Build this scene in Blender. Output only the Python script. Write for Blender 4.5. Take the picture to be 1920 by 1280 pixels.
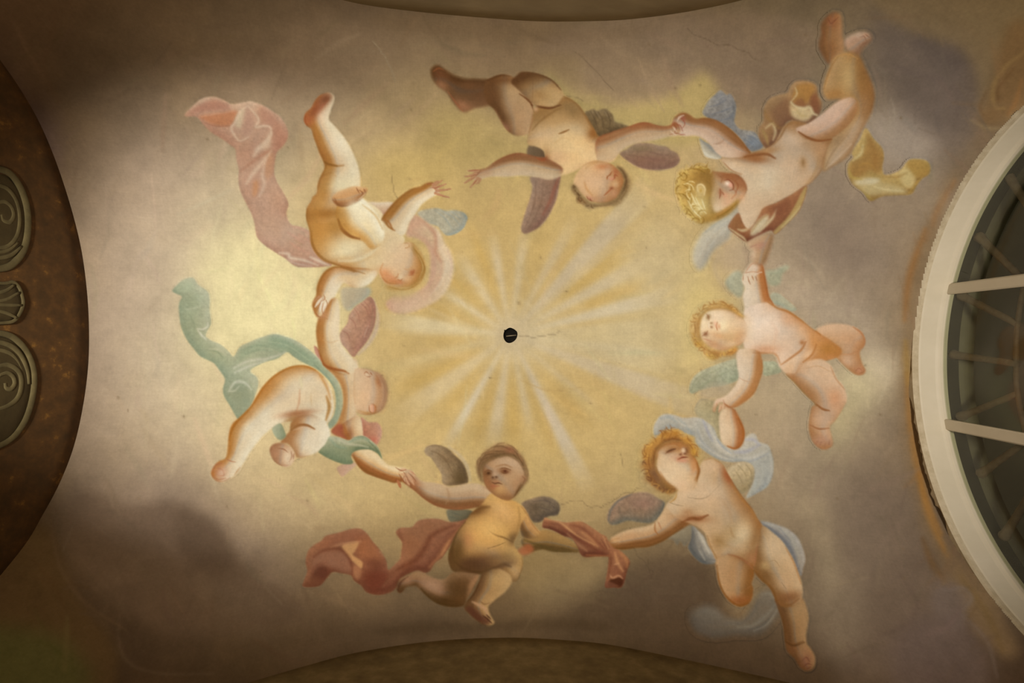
import bpy, bmesh, math, random
import numpy as np
from mathutils import Vector

# ------------------------------------------------------------------ scene, camera, world, lamps, exposure
scene = bpy.context.scene
for o in list(bpy.data.objects):
    bpy.data.objects.remove(o, do_unlink=True)
COL = scene.collection
FPX = 1280.0            # focal length in pixels of the 1920 x 1280 frame (24 mm on 36 mm)
CZ = 1.5                # camera height above the floor
cam_d = bpy.data.cameras.new('camera'); cam = bpy.data.objects.new('camera', cam_d); COL.objects.link(cam)
cam_d.lens = 24.0; cam_d.sensor_width = 36.0; cam_d.clip_start = 0.01
cam.location = (0, 0, CZ); cam.rotation_euler = (math.pi, 0, 0)      # looking straight up, photo right = +X, photo down = +Y
scene.camera = cam
scene.view_settings.view_transform = 'Standard'; scene.view_settings.look = 'None'
scene.view_settings.gamma = 1.0; scene.view_settings.exposure = 0.80; scene.view_settings.use_curve_mapping = False
world = bpy.data.worlds.new('night'); scene.world = world; world.use_nodes = True
bgn = world.node_tree.nodes['Background']; bgn.inputs[0].default_value = (0.022, 0.018, 0.010, 1); bgn.inputs[1].default_value = 0.6

def spot(name, loc, aim, power, half_deg, blend, color, size):
    d = bpy.data.lights.new(name, 'SPOT'); o = bpy.data.objects.new(name, d); COL.objects.link(o)
    d.energy = power; d.spot_size = math.radians(2 * half_deg); d.spot_blend = blend; d.color = color; d.shadow_soft_size = size
    o.location = loc
    o.rotation_euler = (Vector(aim) - Vector(loc)).to_track_quat('-Z', 'Y').to_euler()
    return o
#LIGHTS
spot('uplighter_lamp', (-1.72, -0.15, 2.1), (-1.80, -0.20, 6.25), 250, 24.0, 0.42, (1.0, 0.91, 0.76), 0.08)
spot('pool_peak_spot', (-1.85, -0.15, 2.1), (-2.05, -0.14, 6.2), 330, 19, 1.0, (1.0, 0.94, 0.80), 0.10)  # unseen narrow spot, added for the hot centre of the left pool
spot('centre_fill_spot', (-0.15, -0.05, 1.0), (-0.10, -0.12, 6.5), 640, 26.0, 1.0, (1.0, 0.88, 0.70), 0.25)  # unseen broad spot, added to brighten the middle of the vault
spot('right_fill_spot', (1.75, 0.0, 0.9), (2.1, -0.05, 6.0), 430, 27, 1.0, (1.0, 0.91, 0.78), 0.25)  # second unseen broad spot, added to carry brightness to the right
spot('ambient_fill_spot', (-0.2, -0.3, 0.9), (-0.1, -0.55, 6.5), 110, 45, 0.9, (1.0, 0.86, 0.66), 0.2)  # unseen wide fill, added to lift the dark regions
#ENDLIGHTS

# ------------------------------------------------------------------ vault geometry (heights relative to the camera)
VH, VA, VB, VK, VC, VD = 5.0, 0.0757, 0.153, 0.02, 0.00268, -0.0125
def vault_z(tx, ty):
    """height above the camera where the ray (tx, ty, 1) meets the vault"""
    tx = np.asarray(tx, float); ty = np.asarray(ty, float)
    z = np.full(np.broadcast(tx, ty).shape, 4.3)
    q = VA * tx**2 + VB * ty**2; k = VK * tx**2 * ty**2 + VD * tx**3 * ty; c = VC * tx**4 * ty**4
    for _ in range(25):
        z = z - (z + q * z**2 + k * z**4 + c * z**8 - VH) / (1 + 2 * q * z + 4 * k * z**3 + 8 * c * z**7)
    return z
def on_vault(px, py, off=0.0):
    tx = (np.asarray(px, float) - 960) / FPX; ty = (np.asarray(py, float) - 640) / FPX
    z = vault_z(tx, ty) - off
    return np.stack([tx * z, ty * z, z + CZ], -1)
def on_plane_x(px, py, X):
    z = X * FPX / (px - 960.0)
    return Vector((X, (py - 640) / FPX * z, z + CZ))

# ------------------------------------------------------------------ helpers: meshes, tags
def link(name, me, parent=None, mat=None):
    o = bpy.data.objects.new(name, me); COL.objects.link(o)
    if mat is not None and me is not None: me.materials.append(mat)
    if parent is not None: o.parent = parent
    return o
def tag(o, label=None, cat=None, group=None, kind=None):
    if label: o['label'] = label
    if cat: o['category'] = cat
    if group: o['group'] = group
    if kind: o['kind'] = kind
    return o
def mesh_from(name, verts, faces, smooth=False):
    me = bpy.data.meshes.new(name); me.from_pydata([tuple(v) for v in verts], [], faces); me.update()
    if smooth:
        me.polygons.foreach_set('use_smooth', [True] * len(me.polygons))
    return me
def grid_mesh(name, V, quads, colors=None):
    """V (n,3), quads (m,4) int arrays, colors (n,3) linear"""
    me = bpy.data.meshes.new(name)
    n, m = len(V), len(quads)
    me.vertices.add(n); me.vertices.foreach_set('co', np.ascontiguousarray(V, np.float32).ravel())
    me.loops.add(4 * m); me.loops.foreach_set('vertex_index', np.ascontiguousarray(quads, np.int32).ravel())
    me.polygons.add(m); me.polygons.foreach_set('loop_start', np.arange(0, 4 * m, 4, dtype=np.int32))
    me.polygons.foreach_set('use_smooth', np.ones(m, bool))
    me.update(calc_edges=True)
    if colors is not None:
        a = me.color_attributes.new('pigment', 'FLOAT_COLOR', 'POINT')
        a.data.foreach_set('color', np.concatenate([colors, np.ones((n, 1))], 1).astype(np.float32).ravel())
    return me
def tube(name, pts, radii, mat, parent=None, seg=8, flat=None, closed_ends=True):
    """tube along 3D points; flat=(axis vector, factor) squashes the section along that axis"""
    bm = bmesh.new(); P = [Vector(p) for p in pts]; rings = []
    for i, p in enumerate(P):
        t = (P[min(i + 1, len(P) - 1)] - P[max(i - 1, 0)]).normalized()
        a = Vector((1, 0, 0)) if abs(t.x) < 0.9 else Vector((0, 1, 0))
        n1 = t.cross(a).normalized(); n2 = t.cross(n1).normalized()
        r = radii[i] if hasattr(radii, '__len__') else radii
        ring = []
        for k in range(seg):
            d = (n1 * math.cos(2 * math.pi * k / seg) + n2 * math.sin(2 * math.pi * k / seg)) * r
            if flat: d = d - flat[0] * d.dot(flat[0]) * (1 - flat[1])
            ring.append(bm.verts.new(p + d))
        rings.append(ring)
    for a, b in zip(rings, rings[1:]):
        for k in range(seg):
            bm.faces.new((a[k], a[(k + 1) % seg], b[(k + 1) % seg], b[k]))
    if closed_ends:
        bm.faces.new(rings[0]); bm.faces.new(rings[-1])
    bmesh.ops.recalc_face_normals(bm, faces=bm.faces)
    me = bpy.data.meshes.new(name); bm.to_mesh(me); bm.free()
    me.polygons.foreach_set('use_smooth', [True] * len(me.polygons))
    return link(name, me, parent, mat)

# ------------------------------------------------------------------ materials
def new_mat(name):
    m = bpy.data.materials.new(name); m.use_nodes = True
    nt = m.node_tree; return m, nt, nt.nodes['Principled BSDF']
def noise_node(nt, vec, scale, detail=4, rough=0.55):
    n = nt.nodes.new('ShaderNodeTexNoise'); n.inputs['Scale'].default_value = scale
    n.inputs['Detail'].default_value = detail; n.inputs['Roughness'].default_value = rough
    nt.links.new(vec, n.inputs['Vector']); return n
def map_range(nt, val, a, b, c, d):
    r = nt.nodes.new('ShaderNodeMapRange'); nt.links.new(val, r.inputs[0])
    for i, v in enumerate((a, b, c, d)): r.inputs[i + 1].default_value = v
    return r.outputs[0]
def fresco_material():
    m, nt, p = new_mat('fresco_plaster')
    at = nt.nodes.new('ShaderNodeVertexColor'); at.layer_name = 'pigment'
    geo = nt.nodes.new('ShaderNodeNewGeometry')
    def stretched(sx, sy):
        mp = nt.nodes.new('ShaderNodeMapping'); nt.links.new(geo.outputs['Position'], mp.inputs[0])
        mp.inputs['Scale'].default_value = (sx, sy, 1); return mp.outputs[0]
    g1 = noise_node(nt, geo.outputs['Position'], 70, 3, 0.65)
    g2 = noise_node(nt, stretched(4, 60), 2.2, 3, 0.6)       # plaster trowelled and brushed across
    g3 = noise_node(nt, stretched(60, 4), 2.2, 3, 0.6)
    g4 = noise_node(nt, geo.outputs['Position'], 9, 5, 0.6)
    v = None
    for g, amp in ((g1, 0.13), (g2, 0.06), (g3, 0.06), (g4, 0.10)):
        r = map_range(nt, g.outputs[0], 0.25, 0.75, 1 - amp / 2, 1 + amp / 2)
        if v is None: v = r
        else:
            mm = nt.nodes.new('ShaderNodeMath'); mm.operation = 'MULTIPLY'
            nt.links.new(v, mm.inputs[0]); nt.links.new(r, mm.inputs[1]); v = mm.outputs[0]
    mul = nt.nodes.new('ShaderNodeVectorMath'); mul.operation = 'SCALE'
    nt.links.new(at.outputs[0], mul.inputs[0]); nt.links.new(v, mul.inputs['Scale'])
    nt.links.new(mul.outputs[0], p.inputs['Base Color'])
    p.inputs['Roughness'].default_value = 0.9; p.inputs['Specular IOR Level'].default_value = 0.15
    return m
def noisy_material(name, stops, scale=6, rough=0.8, bump=0.0, stretch=(1, 1, 1), spec=0.3):
    m, nt, p = new_mat(name)
    geo = nt.nodes.new('ShaderNodeNewGeometry'); mp = nt.nodes.new('ShaderNodeMapping')
    nt.links.new(geo.outputs['Position'], mp.inputs[0]); mp.inputs['Scale'].default_value = stretch
    n = noise_node(nt, mp.outputs[0], scale, 6, 0.62)
    cr = nt.nodes.new('ShaderNodeValToRGB'); nt.links.new(n.outputs[0], cr.inputs[0])
    el = cr.color_ramp.elements
    while len(el) < len(stops): el.new(0.5)
    for e, (pos, c) in zip(el, stops):
        e.position = pos; e.color = (*lin(c), 1)
    nt.links.new(cr.outputs[0], p.inputs['Base Color'])
    p.inputs['Roughness'].default_value = rough; p.inputs['Specular IOR Level'].default_value = spec
    if bump:
        b = nt.nodes.new('ShaderNodeBump'); b.inputs['Strength'].default_value = bump; b.inputs['Distance'].default_value = 0.01
        nt.links.new(n.outputs[0], b.inputs['Height']); nt.links.new(b.outputs[0], p.inputs['Normal'])
    return m
def lin(h):
    c = np.array([int(h[i:i + 2], 16) for i in (0, 2, 4)]) / 255.0
    return np.where(c <= 0.04045, c / 12.92, ((c + 0.055) / 1.055) ** 2.4)

# ------------------------------------------------------------------ the fresco painter: splines, washes and strokes of pigment on a canvas in photo pixels
MX, MY = 200, 140
CW, CH = 1920 + 2 * MX, 1280 + 2 * MY
rng = np.random.default_rng(7)
def box_blur(a, r, axis):
    if r < 1: return a
    n = a.shape[axis]
    pad = [(0, 0)] * a.ndim; pad[axis] = (r + 1, r)
    c = np.cumsum(np.pad(a, pad, mode='edge'), axis=axis, dtype=np.float64)
    hi = np.take(c, np.arange(2 * r + 1, 2 * r + 1 + n), axis=axis); lo = np.take(c, np.arange(0, n), axis=axis)
    return ((hi - lo) / (2 * r + 1)).astype(np.float32)
def blur(a, s):
    if s <= 0.3: return a
    if s < 1.6:
        k = np.exp(-0.5 * (np.arange(-4, 5) / s) ** 2); k /= k.sum()
        for ax in (0, 1):
            pad = [(0, 0)] * a.ndim; pad[ax] = (4, 4)
            p = np.pad(a, pad, mode='edge'); n = a.shape[ax]
            a = sum(k[i] * np.take(p, np.arange(i, i + n), axis=ax) for i in range(9))
        return a.astype(np.float32)
    w = math.sqrt(12 * s * s / 3 + 1); r = max(1, int(round((w - 1) / 2)))
    for _ in range(3):
        a = box_blur(box_blur(a, r, 0), r, 1)
    return a
def field(scale, seed, octaves=4, rough=0.55, sx=1.0, sy=1.0):
    """fractal noise over the canvas, about 0..1"""
    r = np.random.default_rng(seed); out = np.zeros((CH, CW), np.float32); amp = 1.0; tot = 0
    for o in range(octaves):
        cx, cy = scale * sx / 2**o, scale * sy / 2**o
        nx, ny = int(CW / cx) + 3, int(CH / cy) + 3
        g = r.random((ny, nx)).astype(np.float32)
        x = np.arange(CW) / cx; y = np.arange(CH) / cy
        xi = x.astype(int); yi = y.astype(int); fx = x - xi; fy = y - yi
        fx = fx * fx * (3 - 2 * fx); fy = fy * fy * (3 - 2 * fy)
        a = g[yi][:, xi] * (1 - fx) + g[yi][:, xi + 1] * fx; b = g[yi + 1][:, xi] * (1 - fx) + g[yi + 1][:, xi + 1] * fx
        out += amp * (a * (1 - fy)[:, None] + b * fy[:, None]); tot += amp; amp *= rough
        if min(cx, cy) < 3: break
    return out / tot
def pts(s):
    if isinstance(s, str):
        v = s.replace(',', ' ').split(); return np.array(v, float).reshape(-1, 2)
    return np.array(s, float).reshape(-1, 2)
def spline(P, closed, n=7):
    P = pts(P); N = len(P)
    if N < 3 and not closed:
        t = np.linspace(0, 1, n)[:, None]; return P[0] * (1 - t) + P[-1] * t
    if closed: Q = np.vstack([P[-1], P, P[0], P[1]])
    else: Q = np.vstack([2 * P[0] - P[1], P, 2 * P[-1] - P[-2]])
    out = []; t = np.linspace(0, 1, n, endpoint=False)[:, None]
    for i in range(1, len(Q) - 2):
        p0, p1, p2, p3 = Q[i - 1:i + 3]
        out.append(0.5 * (2 * p1 + (p2 - p0) * t + (2 * p0 - 5 * p1 + 4 * p2 - p3) * t**2 + (3 * p1 - p0 - 3 * p2 + p3) * t**3))
    if not closed: out.append(P[-1:])
    return np.vstack(out)
def window(P, m):
    x0 = max(0, int(P[:, 0].min() + MX - m)); x1 = min(CW, int(P[:, 0].max() + MX + m) + 2)
    y0 = max(0, int(P[:, 1].min() + MY - m)); y1 = min(CH, int(P[:, 1].max() + MY + m) + 2)
    return x0, y0, max(x1, x0 + 4), max(y1, y0 + 4)
def raster(poly, win, ss=3):
    """antialiased mask of a polygon given in photo pixels"""
    x0, y0, x1, y1 = win; w, h = (x1 - x0) * ss, (y1 - y0) * ss
    q = (poly + [MX, MY] - [x0, y0]) * ss
    t = np.zeros((h, w + 1), np.uint8)
    for (ax, ay), (bx, by) in zip(q, np.roll(q, -1, 0)):
        if ay == by: continue
        if ay > by: ax, ay, bx, by = bx, by, ax, ay
        r0, r1 = max(0, int(math.ceil(ay - 0.5))), min(h, int(math.ceil(by - 0.5)))
        if r1 <= r0: continue
        rows = np.arange(r0, r1); xs = ax + (rows + 0.5 - ay) * (bx - ax) / (by - ay)
        t[rows, np.clip(np.ceil(xs - 0.5).astype(int), 0, w)] ^= 1
    m = np.bitwise_xor.accumulate(t, axis=1)[:, :w].astype(np.float32)
    return m.reshape(y1 - y0, ss, x1 - x0, ss).mean((1, 3))
#LTABLE
LX = np.linspace(0, 1920, 25); LY = np.linspace(0, 1280, 17)
LTAB = np.array([int(v) for v in '''142 120 90 149 127 96 160 137 103 170 145 109 176 150 112 183 155 116 184 155 116 203 171 128 232 196 147 267 226 171 299 255 193 314 267 203 304 256 193 273 227 167 260 218 161 250 212 161 239 204 156 241 206 159 252 217 170 267 232 183 238 207 162 246 215 170 232 203 160 232 203 161 221 193 153
158 134 102 158 134 102 163 138 105 173 146 111 181 154 116 187 158 119 195 164 123 218 185 139 260 221 167 302 258 196 339 289 221 357 306 233 360 308 236 344 295 225 319 273 208 295 252 193 276 237 182 271 234 182 280 243 191 294 256 204 303 265 212 305 267 215 297 261 210 291 256 206 270 236 191
180 154 118 180 154 118 222 192 149 310 272 215 377 332 265 405 357 285 408 359 284 403 352 276 392 339 263 413 356 274 454 391 302 469 405 312 484 418 323 474 409 316 457 396 307 444 386 302 409 357 282 384 336 268 369 324 260 369 325 263 380 336 273 372 329 268 356 316 258 344 304 247 311 273 220
379 335 270 379 335 270 456 406 328 550 492 399 569 509 413 585 523 422 635 564 453 704 624 499 732 647 515 675 592 467 578 503 391 584 506 393 592 514 400 590 513 401 611 533 419 609 534 423 575 505 404 512 451 363 466 412 334 440 390 318 428 380 310 426 378 310 406 361 296 338 296 238 231 189 134
671 606 496 671 606 496 671 606 496 720 652 533 753 682 558 794 716 584 833 747 606 850 757 609 861 762 609 907 801 639 822 722 572 674 588 459 678 590 462 706 617 485 745 654 518 736 648 517 697 615 494 642 568 460 565 501 408 501 445 365 473 421 345 470 418 345 450 401 329 465 415 341 465 415 341
850 772 636 850 772 636 850 772 636 872 794 654 956 871 718 1022 929 763 1076 971 794 1063 955 775 1005 896 719 962 850 679 956 844 672 821 721 569 730 638 501 784 687 544 833 732 583 829 731 585 801 708 571 733 648 525 634 563 459 559 496 407 509 454 374 498 444 367 328 272 196 493 440 363 493 440 363
942 859 710 942 859 710 942 859 710 994 907 751 1057 965 797 1146 1043 858 1206 1095 896 1226 1105 900 1173 1051 850 1034 918 735 995 878 700 953 841 669 799 700 552 829 728 577 882 777 620 893 788 632 866 766 618 783 693 562 692 614 500 583 519 425 522 466 384 516 460 380 515 459 379 515 459 379 515 459 379
982 897 742 982 897 742 982 897 742 1041 951 787 1085 992 820 1158 1053 867 1256 1138 932 1294 1168 953 1234 1108 898 1094 975 783 989 873 695 984 869 692 826 725 574 850 747 593 908 799 639 926 818 657 896 792 638 807 716 580 713 633 517 597 532 437 540 482 398 519 463 382 520 464 382 521 464 383 521 464 383
977 892 739 977 892 739 977 892 739 1023 935 774 1075 982 812 1169 1064 876 1259 1142 935 1286 1161 948 1262 1133 919 1103 983 789 984 870 693 971 858 684 835 734 581 847 745 592 912 804 643 925 818 657 886 784 634 816 723 586 708 629 513 606 539 443 535 478 395 518 463 383 520 465 384 519 464 384 519 464 384
927 846 700 927 846 700 927 846 700 963 881 728 1034 944 780 1138 1036 853 1203 1089 892 1246 1124 916 1181 1058 856 1062 943 756 964 852 678 931 821 652 781 684 540 849 746 593 893 787 629 912 806 647 879 777 628 794 703 570 691 613 500 586 522 429 542 484 399 517 462 382 516 461 381 515 461 381 515 461 381
796 723 595 796 723 595 796 723 595 854 777 642 943 859 709 1011 918 754 1066 963 788 1080 969 786 1030 918 738 961 850 678 952 840 669 809 709 560 747 653 513 801 702 557 840 739 590 851 751 603 826 730 590 756 669 543 642 570 465 561 499 410 512 457 377 507 453 374 508 454 375 508 454 375 508 454 375
612 550 449 612 550 449 612 550 449 666 600 492 732 661 541 794 716 585 827 741 603 857 763 615 866 767 614 882 778 620 778 684 540 657 571 446 687 599 470 745 652 515 763 670 534 780 687 550 738 652 526 665 588 477 576 511 417 517 460 378 492 439 362 480 428 353 479 427 352 478 426 352 478 426 352
168 144 111 168 144 111 238 207 163 388 344 277 495 441 356 553 493 398 604 536 432 652 576 460 676 594 472 608 531 417 572 496 386 578 501 389 601 522 407 625 545 428 645 564 447 645 567 452 601 529 426 548 483 392 499 441 360 465 413 339 452 402 330 441 393 323 432 370 282 441 392 323 441 392 323
140 118 90 140 118 90 147 124 94 163 138 105 194 167 128 233 201 155 260 224 174 305 262 202 349 300 231 407 351 271 447 386 299 471 406 314 483 418 324 481 417 324 490 427 334 468 409 323 447 392 313 417 366 295 392 345 280 399 353 288 398 353 288 386 342 280 375 333 273 383 339 278 383 339 278
138 117 89 138 117 89 143 121 91 152 128 98 157 133 100 162 136 102 169 142 107 199 168 126 242 205 156 288 246 188 330 282 215 347 297 228 350 300 230 336 288 221 322 276 212 303 261 202 292 253 199 296 257 205 303 265 212 316 277 224 329 290 235 325 287 234 317 280 228 296 259 208 273 226 159
117 99 75 128 108 82 136 115 86 143 120 90 149 126 94 154 129 97 155 130 97 164 138 102 183 154 114 207 174 130 232 197 148 247 210 159 248 209 157 241 204 153 220 186 140 207 175 132 205 175 134 220 189 147 239 207 163 250 217 173 244 212 169 248 217 173 244 214 172 230 201 162 226 198 159
114 96 73 123 103 78 131 110 83 136 114 86 141 119 89 154 129 97 155 130 97 164 138 102 183 154 114 207 174 130 232 197 148 247 210 159 248 209 157 241 204 153 220 186 140 207 175 132 205 175 134 220 189 147 239 207 163 250 217 173 183 157 123 183 158 124 185 160 126 171 148 117 168 146 115'''.split()], float).reshape(17, 25, 3) / 1000 * 2 ** 0.80
def light_map():
    """lamplight on the white plaster over the whole canvas, so that hues read off the lit photo become pigments"""
    fx = np.clip(np.interp(np.arange(CW) - MX, LX, np.arange(len(LX))), 0, len(LX) - 1.001); fy = np.clip(np.interp(np.arange(CH) - MY, LY, np.arange(len(LY))), 0, len(LY) - 1.001)
    i, j = fx.astype(int), fy.astype(int); u, v = (fx - i)[None, :, None], (fy - j)[:, None, None]
    T = LTAB
    m = (T[j][:, i] * (1 - u) + T[j][:, i + 1] * u) * (1 - v) + (T[j + 1][:, i] * (1 - u) + T[j + 1][:, i + 1] * u) * v
    return blur(m.astype(np.float32), 28)
INV = np.sqrt(1 / light_map())  # inverse of the lamp gradient, baked into every painted tone
TONE = 1.0
def pig(h, x, y):
    return TONE * np.sqrt(lin(h))           # tones are mixed on the square-root scale, as the eye mixes them

CAN = np.zeros((CH, CW, 3), np.float32)        # the painted vault
PARTS = []
class Part:
    """one piece of paint (a body, a wing, a cloth) that becomes a mesh of its own on the plaster"""
    def __init__(s, name, owner, label=None):
        s.name, s.owner, s.label = name, owner, label; s.a = np.zeros((CH, CW), np.uint8); PARTS.append(s)
    def _put(s, win, alpha, col, clip):
        x0, y0, x1, y1 = win; A = s.a[y0:y1, x0:x1]
        if clip: alpha = alpha * (A.astype(np.float32) / 255)
        else:
            s.a[y0:y1, x0:x1] = np.maximum(A, (alpha * 255).astype(np.uint8)) if clip is None else np.clip(255 * (1 - (1 - A / 255.0) * (1 - alpha)), 0, 255).astype(np.uint8)
        c = CAN[y0:y1, x0:x1]; c += alpha[..., None] * (np.clip(col * INV[y0:y1, x0:x1], 0.06, 0.96) - c)
    def fill(s, P, cols, sz=8, ang=-90, k=1.0, rim=0.6, soft=1.0, op=1.0, clip=False, seg=7, grain=0.0):
        """closed shape; cols = 'mid light dark rim' read off the photo; ang = where the painted light comes from (0 right, 90 down)"""
        if s.name == 'body': soft = max(soft, 1.0) * 1.7
        elif s.name == 'hair': soft = soft * 1.4
        poly = spline(P, True, seg); win = window(poly, 3 * soft + 3); m = raster(poly, win)
        c = poly.mean(0); mid, li, da, ri = [pig(h, *c) for h in cols.split()]
        pad = int(2.2 * sz) + 2
        mp = np.pad(m, pad); b1 = blur(mp, sz); b2 = blur(mp, sz * 2.1)
        lx, ly = math.cos(math.radians(ang)), math.sin(math.radians(ang))
        def sh(b, z):
            gy, gx = np.gradient(b); return -(gx * lx + gy * ly) * z * 2.5
        sd = (0.70 * sh(b1, sz) + 0.95 * sh(b2, sz * 2.1))[pad:-pad, pad:-pad] * k
        e = np.clip(1 - (b1[pad:-pad, pad:-pad] - 0.5) * 2, 0, 1) ** 1.6
        col = mid + np.clip(sd, 0, 1)[..., None] * (li - mid) + np.clip(-1.2 * sd, 0, 1)[..., None] * (da - mid)
        if s.name == 'body':
            ht = (0.30 * np.exp(-((sd + 0.16) / 0.16) ** 2))[..., None]; g = col.mean(-1, keepdims=True) * np.array([0.99, 0.985, 0.93])
            col = col + ht * (g - col)
            b0 = blur(m, 1.8); ct = np.clip(1 - (b0 - 0.5) * 2, 0, 1) ** 2 * np.clip(0.45 - 1.1 * sd, 0, 0.7)
            col = col + (ct * min(1.0, 0.6 + rim * 0.5))[..., None] * (ri * 0.86 - col)
        w = (1.2 * rim * e * np.clip(0.55 - 0.9 * sd, 0, 1))[..., None]
        col = col + w * (ri - col)
        if grain:
            g = GRAIN[win[1]:win[3], win[0]:win[2]]; col = col * (1 + 0.6 * grain * (g - 0.5))[..., None]
        s._put(win, blur(m, soft) * op, col.astype(np.float32), clip)
    def wash(s, P, h, op=1.0, soft=2.0, clip=True, seg=7):
        poly = spline(P, True, seg); win = window(poly, 3 * soft + 3)
        s._put(win, blur(raster(poly, win, 2), soft) * op, pig(h, *poly.mean(0)), clip)
    def line(s, P, w, h, op=1.0, soft=0.7, clip=True, taper=True):
        if s.name in ('scarf', 'cloth', 'sash'): soft, op = soft * 1.7 + 0.4, op * 0.8
        else: soft = soft * 1.25
        op = op ** 0.8
        poly = spline(P, False, 6); w0 = w if not isinstance(w, tuple) else max(w)
        win = window(poly, w0 + 3 * soft + 2); x0, y0, x1, y1 = win
        X, Y = np.meshgrid(np.arange(x0, x1) - MX + 0.5, np.arange(y0, y1) - MY + 0.5)
        best = np.full(X.shape, 1e9, np.float32); n = len(poly) - 1
        for i in range(n):
            (ax, ay), (bx, by) = poly[i], poly[i + 1]; dx, dy = bx - ax, by - ay; L2 = dx * dx + dy * dy + 1e-9
            t = np.clip(((X - ax) * dx + (Y - ay) * dy) / L2, 0, 1); u = (i + t) / n
            if isinstance(w, tuple): ww = w[0] + (w[1] - w[0]) * u
            else: ww = w * (0.35 + 0.65 * np.sin(np.pi * np.clip(u, 0.02, 0.98))) if taper else w
            best = np.minimum(best, np.hypot(X - ax - t * dx, Y - ay - t * dy) - ww / 2)
        a = np.clip(0.5 - best / (2 * soft + 0.6), 0, 1); a = a * a * (3 - 2 * a)
        s._put(win, (a * op).astype(np.float32), pig(h, *poly.mean(0)), clip)
    def blob(s, x, y, rx, ry, h, op=0.6, rot=0, clip=True):
        rx, ry, op = rx * 1.15, ry * 1.15, op ** 0.75
        m = 2.3 * max(rx, ry); win = window(np.array([[x, y]]), m); x0, y0, x1, y1 = win
        X, Y = np.meshgrid(np.arange(x0, x1) - MX + 0.5 - x, np.arange(y0, y1) - MY + 0.5 - y)
        c, n = math.cos(math.radians(rot)), math.sin(math.radians(rot))
        d = ((X * c + Y * n) / rx) ** 2 + ((-X * n + Y * c) / ry) ** 2
        s._put(win, (op * np.exp(-d * 0.9)).astype(np.float32), pig(h, x, y), clip)
    def lines(s, rows, w, h, op=0.8, soft=0.7, clip=True):
        for r in rows.split(';'):
            if r.strip(): s.line(r, w, h, op, soft, clip)

def curls(part, P, n, r, dark, light, seed=1, wd=2.4):
    """little locks of hair along a line"""
    c = spline(P, False, 10); rr = np.random.default_rng(seed)
    for i in range(n):
        x, y = c[int((i + rr.random()) / n * (len(c) - 1))]; q = r * rr.uniform(0.6, 1.2); a0 = rr.uniform(0, 2 * math.pi); sg = rr.choice([-1, 1])
        q = q * 1.7; t = a0 + sg * np.linspace(0, rr.uniform(0.9, 2.0), 5); x, y = x - q * math.cos(t[2]) * 0.8, y - q * math.sin(t[2]) * 0.8
        part.line(np.stack([x + q * np.cos(t), y + q * np.sin(t)], 1), wd, dark if rr.random() < 0.5 else light, rr.uniform(0.35, 0.7), 0.9, False)
# ------------------------------------------------------------------ painting the sky of the vault: plaster ground, yellow glory, rays, clouds, borders, cracks
GRAIN = field(5, 5, 3)
F1, F2, F3 = field(260, 1, 5), field(90, 2, 5), field(34, 3, 4, 0.6)
# tones of the ground read off the photo every 160 pixels (figures left out), divided by the lamplight; light the lamps miss stays in the pigment
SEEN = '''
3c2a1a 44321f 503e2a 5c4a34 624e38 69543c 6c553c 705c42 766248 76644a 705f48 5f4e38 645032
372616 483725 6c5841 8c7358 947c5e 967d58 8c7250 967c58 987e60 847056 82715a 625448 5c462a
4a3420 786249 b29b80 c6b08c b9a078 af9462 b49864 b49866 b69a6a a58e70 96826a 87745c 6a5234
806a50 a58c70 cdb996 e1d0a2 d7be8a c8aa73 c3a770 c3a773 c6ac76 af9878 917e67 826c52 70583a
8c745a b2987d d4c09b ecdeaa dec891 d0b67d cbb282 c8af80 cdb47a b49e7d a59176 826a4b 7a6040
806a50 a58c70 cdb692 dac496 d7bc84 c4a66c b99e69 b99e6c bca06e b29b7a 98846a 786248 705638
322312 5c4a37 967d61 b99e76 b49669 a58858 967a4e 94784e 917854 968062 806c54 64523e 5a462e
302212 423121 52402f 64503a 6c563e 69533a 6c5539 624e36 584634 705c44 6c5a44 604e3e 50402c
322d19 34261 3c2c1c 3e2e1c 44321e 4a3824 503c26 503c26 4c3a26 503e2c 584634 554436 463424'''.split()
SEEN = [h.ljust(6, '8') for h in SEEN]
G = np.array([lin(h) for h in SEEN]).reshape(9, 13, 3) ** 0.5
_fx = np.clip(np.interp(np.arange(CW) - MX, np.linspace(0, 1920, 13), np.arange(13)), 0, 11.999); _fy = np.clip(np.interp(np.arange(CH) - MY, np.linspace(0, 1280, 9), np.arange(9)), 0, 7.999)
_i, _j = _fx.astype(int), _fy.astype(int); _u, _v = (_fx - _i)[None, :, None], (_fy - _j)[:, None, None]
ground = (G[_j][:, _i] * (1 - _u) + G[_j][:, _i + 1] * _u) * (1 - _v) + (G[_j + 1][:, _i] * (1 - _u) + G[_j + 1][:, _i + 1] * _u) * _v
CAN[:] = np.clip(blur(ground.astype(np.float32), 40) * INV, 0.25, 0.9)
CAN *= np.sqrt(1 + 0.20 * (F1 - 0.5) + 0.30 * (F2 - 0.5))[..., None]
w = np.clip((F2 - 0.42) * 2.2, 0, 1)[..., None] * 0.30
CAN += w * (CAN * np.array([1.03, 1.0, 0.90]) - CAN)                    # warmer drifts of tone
sky = Part('sky', None); PARTS.remove(sky)
def wob(P, amp, seed):
    c = spline(P, True, 5); r = np.random.default_rng(seed)
    n = len(c); k = np.convolve(np.tile(r.normal(size=n), 3), np.ones(5) / 5, 'same')[n:2 * n]
    d = np.roll(c, -1, 0) - np.roll(c, 1, 0); d /= np.hypot(*d.T)[:, None] + 1e-6
    return c + np.stack([-d[:, 1], d[:, 0]], 1) * (k * amp * 2)[:, None]
def cloud(P, h, op, soft, amp=0, seed=1): sky.wash(wob(P, amp, seed) if amp else P, h, op, soft, False, 3 if amp else 7)
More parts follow.
